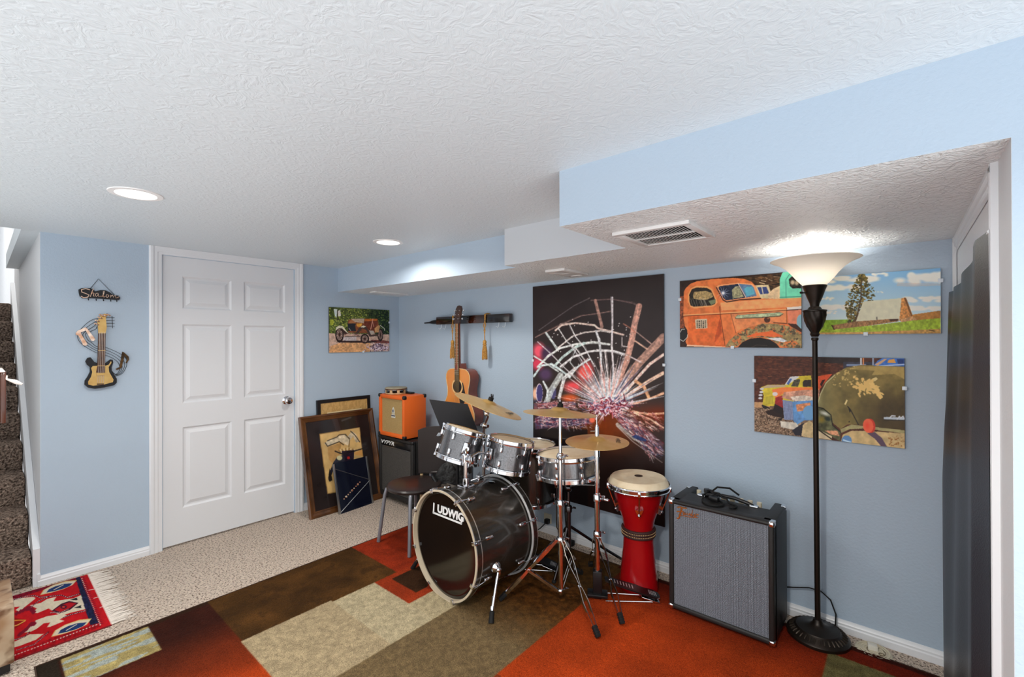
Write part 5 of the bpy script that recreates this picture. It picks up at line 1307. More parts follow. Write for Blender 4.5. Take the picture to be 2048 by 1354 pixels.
P.line([(470, 350), (550, 320)], 16, (90, 88, 90), .6); P.line([(400, 330), (430, 430)], 50, (64, 58, 60), .5)
P.blur(1)
painted('picture', P, attr_mat('framed_print', .12, .5), o+u*.05+v*(Hh-.05)-n_*.013, u*(Wd-.10), -v*(Hh-.10), parent=t)
M_blkfr = mat('black_frame', (20, 20, 22), .35)
t, o, u, v, n_, Wd, Hh = framed('picture_frame', 'black frame with gold mat standing behind the large brown frame', (-.862, -.085, .0), (-.348, -.085, .0), (-.862, -.030, .921), 1, .022, M_blkfr, .03, prof='flat')
P = Paint(90, 160, None, (188, 150, 92)); P.put(P.n(.03, 3) > .5, (204, 164, 104)); P.put((P.x > .13) & (P.x < .87) & (P.y > .10) & (P.y < .9), (226, 206, 160)); P.put((P.x > .145) & (P.x < .855) & (P.y > .108) & (P.y < .89), (178, 156, 110), .1, .1, 3)
painted('picture', P, attr_mat('framed_print', .12, .5), o+u*.03+v*(Hh-.03)-n_*.006, u*(Wd-.06), -v*(Hh-.06), parent=t)
# dark glass panel with silver tape in front
BL, BR, TL = V(-.822, -.325, 0), V(-.486, -.300, 0), V(-.828, -.232, .40); u = (BR-BL).normalized(); Wd = (BR-BL).length; v = TL-BL; v = v-u*v.dot(u); Hh = v.length; v = v.normalized(); n_ = u.cross(v)
if n_.y > 0: n_ = -n_
t = thing('artwork', 'small dark navy panel with silver edges leaning on the large brown frame', 'artwork', (BL+BR)/2)
b = MB(); b.fbox(BL, u, v, u.cross(v), (0, Wd), (0, Hh), (-.006, 0)); part('panel', b, mat('navy_glass', (10, 14, 32), .12, spec=.6), t, angle=20)
b = MB()
for x in (0, Wd-.014): b.fbox(BL, u, v, u.cross(v), (x-.002, x+.016), (0, Hh), (-.009, .003), .002)
part('edge_trim', b, M_steel, t, 'silver edge strip')
b = MB()
for p0, p1 in (((.01, Hh*.90), (Wd-.01, Hh*.50)), ((Wd-.01, Hh*.48), (.012, Hh*.03))):
    p0 = BL+u*p0[0]+v*p0[1]+n_*.003; p1 = BL+u*p1[0]+v*p1[1]+n_*.003; b.tube([p0, p1], .0028, 6)
part('silver_line', b, M_steel, t)
b = MB()
for i in range(9):
    p = BL+u*(.06+.021*i)+v*(Hh*.27+.012*i)+n_*.002; b.sph(p, .006+.003*(i % 3 == 1), 8)
part('bead_string', b, mat('bead_mix', (150, 84, 56), .4, var=(60, (206, 190, 160), .4, .6)), t)

# ------------------------------------------------------------------ orange speaker cabinet on a black amplifier, tambourine on top
M_orange = mat('orange_vinyl', (228, 104, 36), .45, spec=.4, bump=(420, .25, .002))
M_weave = mat('tan_grille_cloth', (186, 158, 104), .85, var=(420, (150, 122, 74), .38, .62), bump=(500, .4, .002))
M_tolex = mat('black_tolex', (26, 25, 25), .5, spec=.4, bump=(500, .35, .002), var=(300, (40, 38, 37), .3, .7))
cb = thing('speaker_cabinet', 'orange speaker cabinet with tan grille standing on a black amplifier', 'amplifier', (-.28, -.44, .585))
cx0, cx1, cy0, cy1, cz0, cz1 = -.40, -.162, -.632, -.25, .588, .955
b = MB(); w = .034
b.bx(cx0, cx1, cy0, cy0+w, cz0, cz1, .008); b.bx(cx0, cx1, cy1-w, cy1, cz0, cz1, .008); b.bx(cx0+.001, cx1, cy0+.01, cy1-.01, cz0, cz0+w, .008); b.bx(cx0+.001, cx1, cy0+.01, cy1-.01, cz1-w, cz1, .008); b.bx(cx1-.02, cx1-.004, cy0+.01, cy1-.01, cz0+.01, cz1-.01)
part('body', b, M_orange, cb)
b = MB(); b.bx(cx0+.016, cx0+.022, cy0+w-.004, cy1-w+.004, cz0+w-.004, cz1-w+.004); gc = part('grille', b, M_weave, cb, 'tan woven grille cloth')
b = MB(); e, f_ = V(0, -1, 0), V(0, 0, 1); cc = V(cx0+.0155, -.455, .80)
b.prism([(-.024, -.012), (.024, -.012), (.030, -.044), (-.030, -.044)], cc, e, f_, 0, .002); b.prism([(-.019, -.008), (-.021, .012), (-.013, .036), (0, .052), (.013, .036), (.021, .012), (.019, -.008)], cc, e, f_, 0, .002)
lg = part('emblem', b, mat('emblem_white', (216, 214, 200), .5), gc, 'white crest emblem')
b = MB(); b.text('ORANGE', cc+V(-.0025, 0, -.026), e, f_, .0145, .0008, 0, 'CENTER', .95, .0006); b.prism([(-.008, .0), (-.012, .018), (0, .036), (.004, .02), (-.001, .004)], cc+V(-.002, 0, 0), e, f_, 0, .001); b.prism([(.008, .0), (.013, .014), (.008, .024)], cc+V(-.002, 0, 0), e, f_, 0, .001)
part('emblem_ink', b, mat('navy_ink', (34, 44, 86), .5), lg)
for y in (cy0, cy1):
    for z in (cz0, cz1):
        for x in (cx0, cx1):
            sy_, sz_, sx_ = (1 if y == cy0 else -1), (1 if z == cz0 else -1), (1 if x == cx0 else -1)
            b = MB(); b.box((x+sx_*.012, y+sy_*.012, z+sz_*.012), (.034, .034, .034), None, .011, 3); part('corner_guard', b, M_black, cb, 'black corner guard')
b = MB(); b.box((-.225, -.44, cz1+.008), (.05, .16, .016), None, .006); part('handle', b, M_black, cb)
am = thing('guitar_amplifier', 'black guitar amplifier on the floor under the orange cabinet', 'amplifier', (-.22, -.45, 0))
ax0, ax1, ay0, ay1, az0, az1 = -.375, -.07, -.712, -.21, .035, .576
b = MB(); b.bx(ax0+.018, ax1, ay0, ay1, az0, az1, .014, 3); b.bx(ax0, ax0+.05, ay0, ay0+.035, az0, az1, .012, 3); b.bx(ax0, ax0+.05, ay1-.035, ay1, az0, az1, .012, 3); b.bx(ax0, ax0+.05, ay0+.01, ay1-.01, az1-.03, az1, .01); b.bx(ax0, ax0+.05, ay0+.01, ay1-.01, az0, az0+.045, .01); part('body', b, M_tolex, am)
b = MB(); b.bx(ax0+.014, ax0+.02, ay0+.03, ay1-.03, az0+.04, az1-.09); part('grille', b, mat('charcoal_grille_cloth', (44, 42, 40), .85, var=(500, (84, 80, 76), .4, .6)), am)
b = MB(); b.bx(ax0+.006, ax0+.02, ay0+.03, ay1-.03, az1-.088, az1-.03, .003); pn = part('control_panel', b, mat('gloss_black_panel', (12, 12, 14), .2), am)
b = MB(); b.text('VYPYR', V(ax0+.0055, -.34, az1-.056), V(0, -1, 0), V(0, 0, 1), .046, .001, .25, 'CENTER', 1.5, .001); part('lettering', b, M_white_ink, pn, 'white slanted lettering')
b = MB(); b.bx(ax0+.010, ax0+.014, ay0+.03, ay1-.03, az1-.094, az1-.089); part('trim_strip', b, M_steel, am)
for y in (ay0+.04, ay1-.04):
    for x in (ax0+.04, ax1-.04):
        b = MB(); b.cyl((x, y, 0), (x, y, az0+.003), .018, .022, 14); part('foot', b, M_rub, am)
for y, z in ((ay0, az1), (ay0, az0), (ay1, az1), (ay1, az0)):
    b = MB(); b.box((ax0+.014, y+(.012 if y == ay0 else -.012), z+(-.012 if z == az1 else .012)), (.036, .034, .034), None, .012, 3); part('corner_guard', b, M_black, am)
tb = thing('tambourine', 'round wooden tambourine with jingles lying on the orange cabinet', 'tambourine', (-.29, -.36, .955))
TC = V(-.288, -.36, .9555); M_pale = mat('pale_wood', (206, 176, 134), .5, var=(20, (186, 150, 106), .3, .7))
b = MB(); nslot = 9; R1 = .096
b.lathe([(R1-.008, .001), (R1, .001), (R1, .012), (R1-.008, .012)], TC, (0, 0, 1), 48, closed_prof=True); b.lathe([(R1-.008, .036), (R1, .036), (R1, .050), (R1-.008, .050)], TC, (0, 0, 1), 48, closed_prof=True)
for i in range(nslot):
    a = 2*math.pi*i/nslot; b.lathe([(R1-.008, .012), (R1, .012), (R1, .036), (R1-.008, .036)], TC, (0, 0, 1), 6, a, a+.24, closed_prof=True)
part('frame', b, M_pale, tb)
b = MB(); b.lathe([(0, .056), (R1-.002, .056), (R1+.002, .053), (R1+.002, .047), (R1-.001, .047)], TC, (0, 0, 1), 48); part('drum_head', b, mat('worn_skin', (176, 166, 140), .6, var=(14, (140, 132, 112), .35, .7)), tb)
b = MB(); b.lathe([(R1, .039), (R1+.004, .039), (R1+.004, .047), (R1, .047)], TC, (0, 0, 1), 48, closed_prof=True); part('rim_band', b, M_brown, tb)
for i in range(nslot):
    a = 2*math.pi*(i+.5)/nslot+.12; p = TC+V(math.cos(a), math.sin(a), 0)*(R1-.002)
    b = MB(); b.lathe([(0, .002), (.014, .0), (.016, -.001)], p+V(0, 0, .019), (0, 0, 1), 14); b.lathe([(0, .0), (.014, .002), (.016, .003)], p+V(0, 0, .027), (0, 0, 1), 14); part('jingle', b, M_strap, tb)

# ------------------------------------------------------------------ shelf board with two tassels, acoustic guitar
M_board = mat('glossy_dark_board', (20, 12, 10), .12, coat=.6, var=(4, (84, 36, 14), .46, .74))
sb = thing('wall_rack', 'long glossy dark board mounted on the wall above the acoustic guitar', 'rack', (-.03, -1.08, 1.61))
b = MB(); b.bx(-.062, -.018, -1.528, -.648, 1.577, 1.646, .006); part('board', b, M_board, sb)
b = MB(); b.tube([(-.04, -.648, 1.604), (-.04, -.58, 1.603), (-.04, -.53, 1.600), (-.036, -.455, 1.598)], [.022, .018, .0075, .006], 10); part('pointed_end', b, M_black, sb, 'tapered black end')
for y in (-.72, -1.45):
    b = MB(); b.bx(-.02, 0, y-.02, y+.02, 1.58, 1.63, .003); part('wall_bracket', b, M_black, sb)
for y0 in (-.70, -.76, -1.40, -1.47):
    b = MB(); b.tube([(-.04, y0, 1.579), (-.045, y0, 1.55), (-.06, y0, 1.535), (-.075, y0, 1.545)], .003, 6); part('peg', b, M_clear, sb, 'thin clear peg')
M_tass = mat('gold_tassel_thread', (212, 158, 70), .55, var=(160, (150, 96, 30), .4, .66), bump=(300, .5, .003))
def tassel(y, label, L=.0):
    t = thing('tassel', label, 'tassel', (-.07, y, 1.65), 'gold tassels on the wall rack')
    b = MB(); b.tube([(-.012, y+.004, 1.60), (-.016, y+.004, 1.651), (-.045, y+.002, 1.655), (-.070, y, 1.648), (-.072, y-.004, 1.60), (-.070, y-.012, 1.56), (-.070, y+.006, 1.52), (-.070, y, 1.48), (-.070, y-.001, 1.425)], .0042, 8)
    b.tube([(-.014, y-.012, 1.60), (-.018, y-.014, 1.652), (-.045, y-.012, 1.656), (-.071, y-.012, 1.647), (-.072, y-.008, 1.60), (-.071, y+.012, 1.555), (-.070, y-.006, 1.52), (-.070, y+.002, 1.485)], .004, 8); part('cord', b, M_tass, t)
    b = MB(); b.sph((-.070, y, 1.420), .016, 14, sq=1.2); b.torus((-.070, y, 1.402), (0, 0, 1), .013, .005, 20, 6); part('knot', b, M_tass, t)
    b = MB()
    b.lathe([(.010, 0), (.014, -.02), (.020, -.115), (.0, -.116)], (-.070, y, 1.402), (0, 0, 1), 18)
    for i in range(44):
        a = random.uniform(0, 6.28); r0, r1 = .011, random.uniform(.012, .024); b.tube([(-.070+r0*math.cos(a), y+r0*math.sin(a), 1.404), (-.070+r1*.9*math.cos(a), y+r1*.9*math.sin(a), 1.35), (-.070+r1*math.cos(a), y+r1*math.sin(a), 1.286-random.uniform(0, .012))], .0016, 4)
    part('skirt', b, M_tass, t)
tassel(-.880, 'gold tassel hanging against the guitar neck'); tassel(-1.268, 'gold tassel hanging alone on bare wall, away from the guitar')

gt = thing('acoustic_guitar', 'natural wood acoustic guitar hanging from the dark wall rack', 'guitar', (-.09, -1.02, 1.0))
M_spruce = mat('spruce_top', (222, 140, 62), .25, coat=.5, var=(5, (206, 122, 48), .3, .8)); M_mahog = mat('mahogany_side', (134, 58, 28), .25, coat=.5, var=(8, (108, 40, 20), .3, .8))
tilt = R_(0.5)
def GP(x, z, d): return V(-.140+d, -1.02-x, z)       # x to the right seen from the front, d depth towards the wall
half = [(0, 1.197), (.05, 1.197), (.095, 1.192), (.125, 1.175), (.143, 1.145), (.146, 1.11), (.138, 1.07), (.128, 1.035), (.125, 1.00), (.130, .965), (.150, .925), (.176, .885), (.196, .84), (.200, .80), (.190, .76), (.163, .728), (.115, .708), (.06, .700), (0, .698)]
out = half+[(-x, z) for x, z in half[-2:0:-1]]
n = len(out)
b = MB(); b.add([GP(x, z, 0) for x, z in out], [list(range(n))]); top = part('soundboard', b, M_spruce, gt)
b = MB(); b.add([GP(x, z, 0) for x, z in out]+[GP(x, z, .105) for x, z in out], [[i, (i+1) % n, n+(i+1) % n, n+i] for i in range(n)]+[list(range(n, 2*n))]); part('body', b, M_mahog, gt, 'red brown sides and back')
b = MB(); b.tube([GP(x*.995, z, -.0) for x, z in out], .003, 6, True); part('binding', b, mat('cream_binding', (226, 196, 140), .4), top)
b = MB(); b.lathe([(0, .0006), (.052, .0006)], GP(-.005, 1.047, 0), (-1, 0, 0), 40); part('sound_hole', b, mat('hole_dark', (30, 18, 12), .8), top)
b = MB(); b.lathe([(.055, .0007), (.066, .0007)], GP(-.005, 1.047, 0), (-1, 0, 0), 40); part('rosette', b, mat('rosette', (226, 190, 130), .4), top)
b = MB(); b.prism([(.055, 1.085), (.066, 1.08), (.078, 1.04), (.098, .97), (.088, .93), (.066, .90), (.045, .895), (.03, .91), (.02, .95), (.045, .99), (.064, 1.03)], GP(0, 0, 0), V(0, -1, 0), ZZ, .0006, .002); part('pickguard', b, mat('black_pickguard', (20, 18, 18), .2), top)
b = MB(); b.prism([(-.03, 1.095), (.022, 1.095), (.020, 1.575), (-.022, 1.575)], GP(0, 0, 0), V(0, -1, 0), ZZ, .001, .009); nk = part('fretboard', b, mat('rosewood', (62, 32, 20), .4, var=(12, (40, 20, 14), .3, .7)), gt)
b = MB(); b.tube([GP(-.003, 1.19, .012), GP(-.002, 1.25, .009), GP(0, 1.57, .006), GP(0, 1.60, .012)], [.03, .022, .019, .018], 14); b.prism([(-.028, 1.195), (.028, 1.195), (.018, 1.24), (-.018, 1.24)], GP(0, 0, .08), V(0, -1, 0), ZZ, .0, .07); part('neck', b, M_mahog, gt)
b = MB()
for i in range(18):
    z = 1.573-.65*(1-2**(-(i+1)/12))*1.0
    if z > 1.1: b = MB(); b.fbox(GP(-.002, z, -.010), V(0, -1, 0), ZZ, V(-1, 0, 0), (-.023-.0003*i, .021+.0003*i), (-.0012, .0012), (0, .0016)); part('fret', b, M_steel, nk)
b = MB(); b.prism([(-.024, 0), (.024, 0), (.034, .025), (.034, .125), (.022, .147), (0, .152), (-.022, .147), (-.034, .125), (-.034, .025)], GP(0, 1.575, -.002), V(0, -1, 0), V(.10, -.14, 1), .0, .014); hd = part('headstock', b, M_wood_dk, gt)
hz = V(.10, -.14, 1)
for s in (-1, 1):
    for k in range(3):
        q = GP(0, 1.575, -.006)+V(0, -1, 0)*(s*.034)+hz*(.04+.035*k); b = MB(); b.cyl(q, q+V(0, -s*.014, 0), .003, n=8); b.sph(q+V(0, -s*.02, 0), .009, 10); b.cyl(q+V(0, s*.014, 0), q+V(-.018, s*.014, 0), .004, n=8); part('tuner', b, M_chrome, hd)
b = MB(); b.prism([(-.07, .828), (.07, .828), (.072, .852), (.03, .862), (-.03, .862), (-.072, .852)], GP(0, 0, 0), V(0, -1, 0), ZZ, .0005, .009); part('bridge', b, M_wood_dk, top)
b = MB()
for i in range(6): b = MB(); b.tube([GP(-.017+.0068*i, 1.575, -.012), GP(-.028+.011*i, .845, -.013)], .0006, 4); part('string', b, mat('bronze_string', (206, 176, 120), .3, .9), gt)

# ------------------------------------------------------------------ stool, chair, bag, music stand
M_legst = mat('grey_stool_leg', (136, 138, 146), .4, .5)
st = thing('stool', 'round black stool with grey tube legs behind the bass drum', 'stool', (-.742, -1.217, 0))
SC = V(-.742, -1.217, .425)
b = MB(); b.lathe([(0, .0), (.17, 0), (.186, -.004), (.193, -.014), (.190, -.028), (.16, -.032), (0, -.03)], SC, (0, 0, 1), 56); part('seat', b, mat('dark_stool_seat', (34, 26, 25), .3, var=(3, (48, 36, 34), .3, .8)), st)
for sx_, sy_ in ((-1, 1), (-1, -1), (1, 1), (1, -1)):
    fx, fy = SC.x+sx_*(.177 if sx_ < 0 else .15), SC.y+sy_*.178; inw = V(SC.x-fx, SC.y-fy, 0).normalized(); z0 = RZ if (fx < -.115 and fy < -.955) else 0
    b = MB(); p = V(fx, fy, z0)
    b.tube([p+V(0, 0, .004), p+V(0, 0, .18)+inw*.025, p+V(0, 0, .33)+inw*.045, p+V(0, 0, .375)+inw*.058, p+V(0, 0, .390)+inw*.085, p+V(0, 0, .392)+inw*.16-V(0, 0, z0)], .0125, 12); part('leg', b, M_legst, st, 'grey tube leg')
ch = thing('chair', 'dark brown plastic chair with oval hole in backrest behind the stool', 'chair', (-.30, -1.10, 0))
M_chair = mat('dark_brown_plastic', (52, 45, 44), .4)
ux, uy = V(.65, -.76, 0).normalized(), V(.76, .65, 0).normalized(); CB = V(-.61, -1.095, 0)
Wc = .40
prof = [(0, .46), (.0, .70), (.012, .775), (.04, .792), (.20, .782), (.36, .792), (.388, .775), (.40, .70), (.40, .46)]
cu = lambda x: .03*(1-((x-.2)/.2)**2)
b = MB(); N_ = 20; Mz = 14
ov = (.155, .742, .034, .014)
vs = []; fs = []
for side, off in ((0, 0), (1, .012)):
    for j in range(Mz+1):
        for i in range(N_+1):
            x = Wc*i/N_; zt = .765+.025*(1-((x-.2)/.2)**4); z = .44+(zt-.44)*j/Mz
            vs.append(CB+ux*x+uy*(cu(x)+off-.06*(z-.44))+V(0, 0, z))
K = (N_+1)*(Mz+1)
for side in (0, 1):
    for j in range(Mz):
        for i in range(N_):
            a = side*K+j*(N_+1)+i; fs.append([a, a+1, a+N_+2, a+N_+1])
for j in range(Mz):
    for i in (0, N_): a = j*(N_+1)+i; fs.append([a, a+N_+1, K+a+N_+1, K+a])
for i in range(N_):
    for j in (0, Mz): a = j*(N_+1)+i; fs.append([a, a+1, K+a+1, K+a])
b.add(vs, fs); part('backrest', b, M_chair, ch)
b = MB(); q = CB+ux*.145+uy*(cu(.145)-.06*.275-.0012)+V(0, 0, .728); b.lathe([(0, 0), (.018, 0), (.020, -.001)], q, -uy, 28)
for i in range(len(b.v)):
    p = V(b.v[i])-q; b.v[i] = tuple(q+ux*p.dot(ux)*1.25+V(0, 0, p.z*.72)+uy*p.dot(uy))
part('oval_hole', b, mat('pale_oval', (176, 186, 196), .5), ch, 'pale oval hand hole')
b = MB(); b.fbox(CB+uy*.02, ux, uy, ZZ, (.005, .395), (0, .36), (.428, .448), .009, 3); part('seat', b, M_chair, ch)
for x, y in ((.02, .02), (.38, .02), (.03, .35), (.37, .35)):
    b = MB(); p = CB+ux*x+uy*y; b.tube([p+V(0, 0, .43), p+V(0, 0, .0)-uy*(.02 if y < .1 else -.0)+V(0, 0, .012)], .012, 10); part('leg', b, M_pale if y < .1 and x < .1 else M_legst, ch)
# bag
bg = thing('bag', 'slumped black fabric bag on the floor in front of the brown chair', 'bag', (-.515, -1.345, 0))
b = MB(); vs = []; fs = []; NU, NV = 28, 20; bc = V(-.515, -1.345, 0)
for j in range(NV+1):
    t_ = j/NV
    for i in range(NU):
        a = 2*math.pi*i/NU; r = (.92+.1*math.sin(3*a+4*t_)+.07*math.sin(7*a-9*t_))*(math.sin(math.pi*min(1, t_*.92+.08))**.42)
        z = .02+.52*t_+.02*math.sin(5*a+2)
        vs.append(bc+ux*(r*.155*math.cos(a))+uy*(r*.06*math.sin(a))+V(0, 0, z))
for j in range(NV):
    for i in range(NU): fs.append([j*NU+i, j*NU+(i+1) % NU, (j+1)*NU+(i+1) % NU, (j+1)*NU+i])
fs.append(list(range(NU))[::-1]); fs.append([NV*NU+i for i in range(NU)])
b.add(vs, fs); part('body', b, mat('black_nylon', (18, 17, 17), .6, bump=(30, .6, .02), var=(9, (40, 37, 34), .5, .8)), bg, angle=80)
for k, (x, z, s) in enumerate(((-.07, .36, 1), (.02, .34, 1.15), (.10, .28, .9), (-.0, .22, 1.0))):
    b = MB(); q = bc+ux*x-uy*.062+V(0, 0, z); vs = []
    for i in range(9):
        for j in range(7):
            u_, v_ = (i/8-.5)*.095*s, (j/6-.5)*.10*s
            vs.append(q+ux*(u_+.3*v_)+V(0, 0, v_-.25*u_)-uy*(.020*math.cos(u_*30)*math.cos(v_*28)+.006*math.sin(60*u_+40*v_)))
    b.add(vs, [[i*7+j, (i+1)*7+j, (i+1)*7+j+1, i*7+j+1] for i in range(8) for j in range(6)]); part('pocket', b, mat('taupe_nylon', (92, 84, 76), .5, bump=(40, .5, .01)), bg, 'taupe mesh pocket', angle=80)
b = MB(); b.tube([bc+ux*-.12-uy*.05+V(0, 0, .46), bc+ux*-.05-uy*.09+V(0, 0, .36), bc+ux*.0-uy*.085+V(0, 0, .24), bc+ux*.03-uy*.07+V(0, 0, .12)], .014, 8); part('strap', b, M_black, bg)
# music stand
ms = thing('music_stand', 'black music stand with tilted desk in front of the acoustic guitar', 'music stand', (-.59, -1.50, 0))
TLm, TRm, BLm = V(-.655, -1.375, 1.012), V(-.485, -1.66, .983), V(-.655, -1.47, .735)
TLm, TRm = V(-.7165, -1.354, 1.0245), V(-.5485, -1.563, .992)
BLm = TLm+(V(.078, -.06, -.262)); 
u = TRm-TLm; v = BLm-TLm; nn = u.cross(v).normalized()
b = MB(); b.add([TLm, TRm, TRm+v, BLm]+[p+nn*.004 for p in (TLm, TRm, TRm+v, BLm)], [[0, 1, 2, 3], [4, 5, 6, 7], [0, 1, 5, 4], [1, 2, 6, 5], [2, 3, 7, 6], [3, 0, 4, 7]])
part('desk', b, mat('matte_black_metal', (24, 26, 32), .5), ms, angle=20)
b = MB(); e = -nn if nn.dot(V(-.7, -.7, 0)) > 0 else nn; b.add([BLm, TRm+v, TRm+v+e*-.05, BLm+e*-.05], [[0, 1, 2, 3]]); part('ledge', b, M_black, ms)
mc = TLm+u*.5+v*.6; pb = V(mc.x+.0, mc.y-.005, 0)
b = MB(); b.cyl((pb.x, pb.y, .10), (pb.x, pb.y, .62), .011, n=14); b.cyl((pb.x, pb.y, .6), mc, .008, n=12); part('pole', b, M_black, ms)
for k in range(3):
    a = R_(120+100*k); b = MB(); b.tube([pb+V(0, 0, .22), pb+V(math.cos(a), math.sin(a), 0)*.09+V(0, 0, .10), pb+V(math.cos(a), math.sin(a), 0)*.13+V(0, 0, .012)], .006, 8); part('leg', b, M_black, ms)

# ------------------------------------------------------------------ big combo amplifier on the right, cord on top
ca = thing('guitar_amplifier', 'large black combo amplifier with silver grille beside the floor lamp', 'amplifier', (-.23, -3.165, RZ))
x0, x1, y0, y1, zb, zt = -.385, -.078, -3.412, -2.918, .022, .592
b = MB(); w = .026
b.bx(x0+.022, x1, y0, y0+.055, zb, zt, .007, 3); b.bx(x0+.022, x1, y1-.055, y1, zb, zt, .007, 3)
b.prism([(x0+.022, zb), (x1, zb), (x1, zt-.045), (x1-.13, zt-.045), (x1-.13, zt-.0004), (x0+.022, zt-.0004)], (0, (y0+y1)/2, 0), (1, 0, 0), (0, 0, 1), -.22, .22)
b.bx(x0, x0+.06, y0, y0+w, zb, zt, .010, 3); b.bx(x0, x0+.06, y1-w, y1, zb, zt, .010, 3); b.bx(x0, x0+.06, y0+.008, y1-.008, zt-w*.8, zt, .010, 3); b.bx(x0, x0+.06, y0+.008, y1-.008, zb, zb+w, .010, 3)
part('body', b, M_tolex, ca)
M_grey = bpy.data.materials.new('silver_grille_cloth'); M_grey.use_nodes = True
nt = M_grey.node_tree; pb_ = nt.nodes['Principled BSDF']; tc = nt.nodes.new('ShaderNodeTexCoord')
def wave(sc, dirn, dist):
    wv = nt.nodes.new('ShaderNodeTexWave'); wv.wave_type = 'BANDS'; wv.bands_direction = dirn; wv.inputs['Scale'].default_value = sc; wv.inputs['Distortion'].default_value = dist; wv.inputs['Detail'].default_value = 1; wv.inputs['Detail Scale'].default_value = 3
    nt.links.new(tc.outputs['Object'], wv.inputs['Vector']); return wv
w1, w2 = wave(62, 'Y', 1.5), wave(70, 'Z', 2.0)
mm = nt.nodes.new('ShaderNodeMath'); mm.operation = 'MULTIPLY'; nt.links.new(w1.outputs['Fac'], mm.inputs[0]); nt.links.new(w2.outputs['Fac'], mm.inputs[1])
cr = nt.nodes.new('ShaderNodeValToRGB'); cr.color_ramp.elements[0].color = lin((60, 66, 74)); cr.color_ramp.elements[1].color = lin((178, 186, 198)); cr.color_ramp.elements[0].position = .05; cr.color_ramp.elements[1].position = .85
nt.links.new(mm.outputs[0], cr.inputs['Fac']); nt.links.new(cr.outputs['Color'], pb_.inputs['Base Color']); pb_.inputs['Roughness'].default_value = .6
bm_ = nt.nodes.new('ShaderNodeBump'); bm_.inputs['Strength'].default_value = .4; bm_.inputs['Distance'].default_value = .003; nt.links.new(mm.outputs[0], bm_.inputs['Height']); nt.links.new(bm_.outputs['Normal'], pb_.inputs['Normal'])
b = MB(); b.bx(x0+.010, x0+.02, y0+w-.003, y1-w+.003, zb+w-.003, zt-w*.8+.003); gr = part('grille', b, M_grey, ca, 'silver grey woven grille')
b = MB(); e, f_ = V(0, -1, 0), V(0, 0, 1); lo = V(x0+.008, -2.968, .535)
def scrip(pts, r=.0026): b.tube([lo+e*x+f_*y for x, y in pts], r, 6)
scrip([(-.004, .022), (.010, .028), (.030, .026), (.044, .030)], .0036); scrip([(.018, .026), (.012, .0), (.004, -.030), (-.006, -.036)], .0044); scrip([(-.008, .0), (.012, .004), (.024, .008)], .003)
scrip([(.026, -.006), (.034, .002), (.030, .008), (.024, .0), (.028, -.010), (.036, -.006), (.040, .006), (.042, -.008), (.048, .004), (.052, -.006), (.058, .006)], .0026); scrip([(.066, .004), (.060, .0), (.062, -.007), (.068, -.002), (.074, .028), (.070, .0), (.074, -.006)], .0026); scrip([(.080, -.002), (.086, .006), (.082, .01), (.078, .0), (.084, -.006), (.090, .0), (.094, .012), (.100, .008), (.104, .010)], .0026)
scrip([(.0, -.014), (.03, -.016), (.07, -.012), (.10, -.004)], .0016)
part('logo', b, mat('copper_logo', (206, 132, 66), .3, .8), gr, 'copper script logo')
for y in (y0, y1):
    for x in (x0, x1):
        for z in ((zt, zb) if x == x0 else (zt,)):
            s1, s2, s3 = (1 if y == y0 else -1), (1 if x == x0 else -1), (-1 if z == zt else 1)
            b = MB(); b.box((x+s2*.016, y+s1*.011, z+s3*.011), (.038, .028, .028), None, .010, 3); b.box((x+s2*.028, y+s1*.010, z+s3*.003), (.03, .022, .010), None, .004); part('corner_guard', b, M_chrome, ca, 'chrome corner guard')
b = MB(); hc = V(-.225, -3.165, zt)
b.tube([hc+V(0, .125, .004), hc+V(0, .10, .014), hc+V(0, .04, .026), hc+V(0, -.04, .026), hc+V(0, -.10, .014), hc+V(0, -.125, .004)], .0095, 10); hn = part('handle', b, M_black, ca, 'black strap handle')
for s in (-1, 1): b = MB(); b.box(hc+V(0, s*.128, .005), (.028, .04, .012), None, .004); part('handle_cap', b, M_chrome, hn)
b = MB(); b.bx(x1-.128, x1-.006, y0+.055, y1-.055, zt-.046, zt-.042); part('control_panel', b, M_black, ca)
for k in range(8):
    y = y1-.085-k*.043; b = MB(); b.cyl((x1-.085, y, zt-.043), (x1-.085, y, zt+.010), .013, .012, 16); part('knob', b, mat('cream_knob', (214, 204, 178), .4), ca, 'cream knob')
for y in (y0+.05, y1-.05):
    for x in (x0+.05, x1-.05):
        b = MB(); b.cyl((x, y, RZ if x < -.12 else 0), (x, y, zb+.004), .016, .02, 12); part('foot', b, M_rub, ca)
b = MB(); zc_ = zt+.006
cv = [(-.16, -3.06), (-.20, -3.09), (-.26, -3.06), (-.31, -3.07), (-.345, -3.10), (-.340, -3.15), (-.30, -3.17), (-.26, -3.14), (-.24, -3.09), (-.25, -3.16), (-.275, -3.22), (-.31, -3.225), (-.325, -3.20)]
pts = []
for i in range(len(cv)-1):
    for j in range(6):
        u_ = j/6; p0, p1, p2, p3 = cv[max(i-1, 0)], cv[i], cv[i+1], cv[min(i+2, len(cv)-1)]
        f = lambda k: .5*((2*p1[k])+(-p0[k]+p2[k])*u_+(2*p0[k]-5*p1[k]+4*p2[k]-p3[k])*u_*u_+(-p0[k]+3*p1[k]-3*p2[k]+p3[k])*u_**3)
        i_ = i+u_; lift = .034 if 1.2 < i_ < 1.8 or 7.6 < i_ < 8.7 else (.018 if 1 <= i_ < 2.2 or 7.2 < i_ < 9.2 else .0)
        pts.append((f(0), f(1), zc_+lift))
co = thing('power_cord', 'coiled black power cord lying on top of the large combo amplifier', 'cord', (-.26, -3.13, zt))
b.tube(pts, .0052, 8); part('cable', b, M_rub, co)
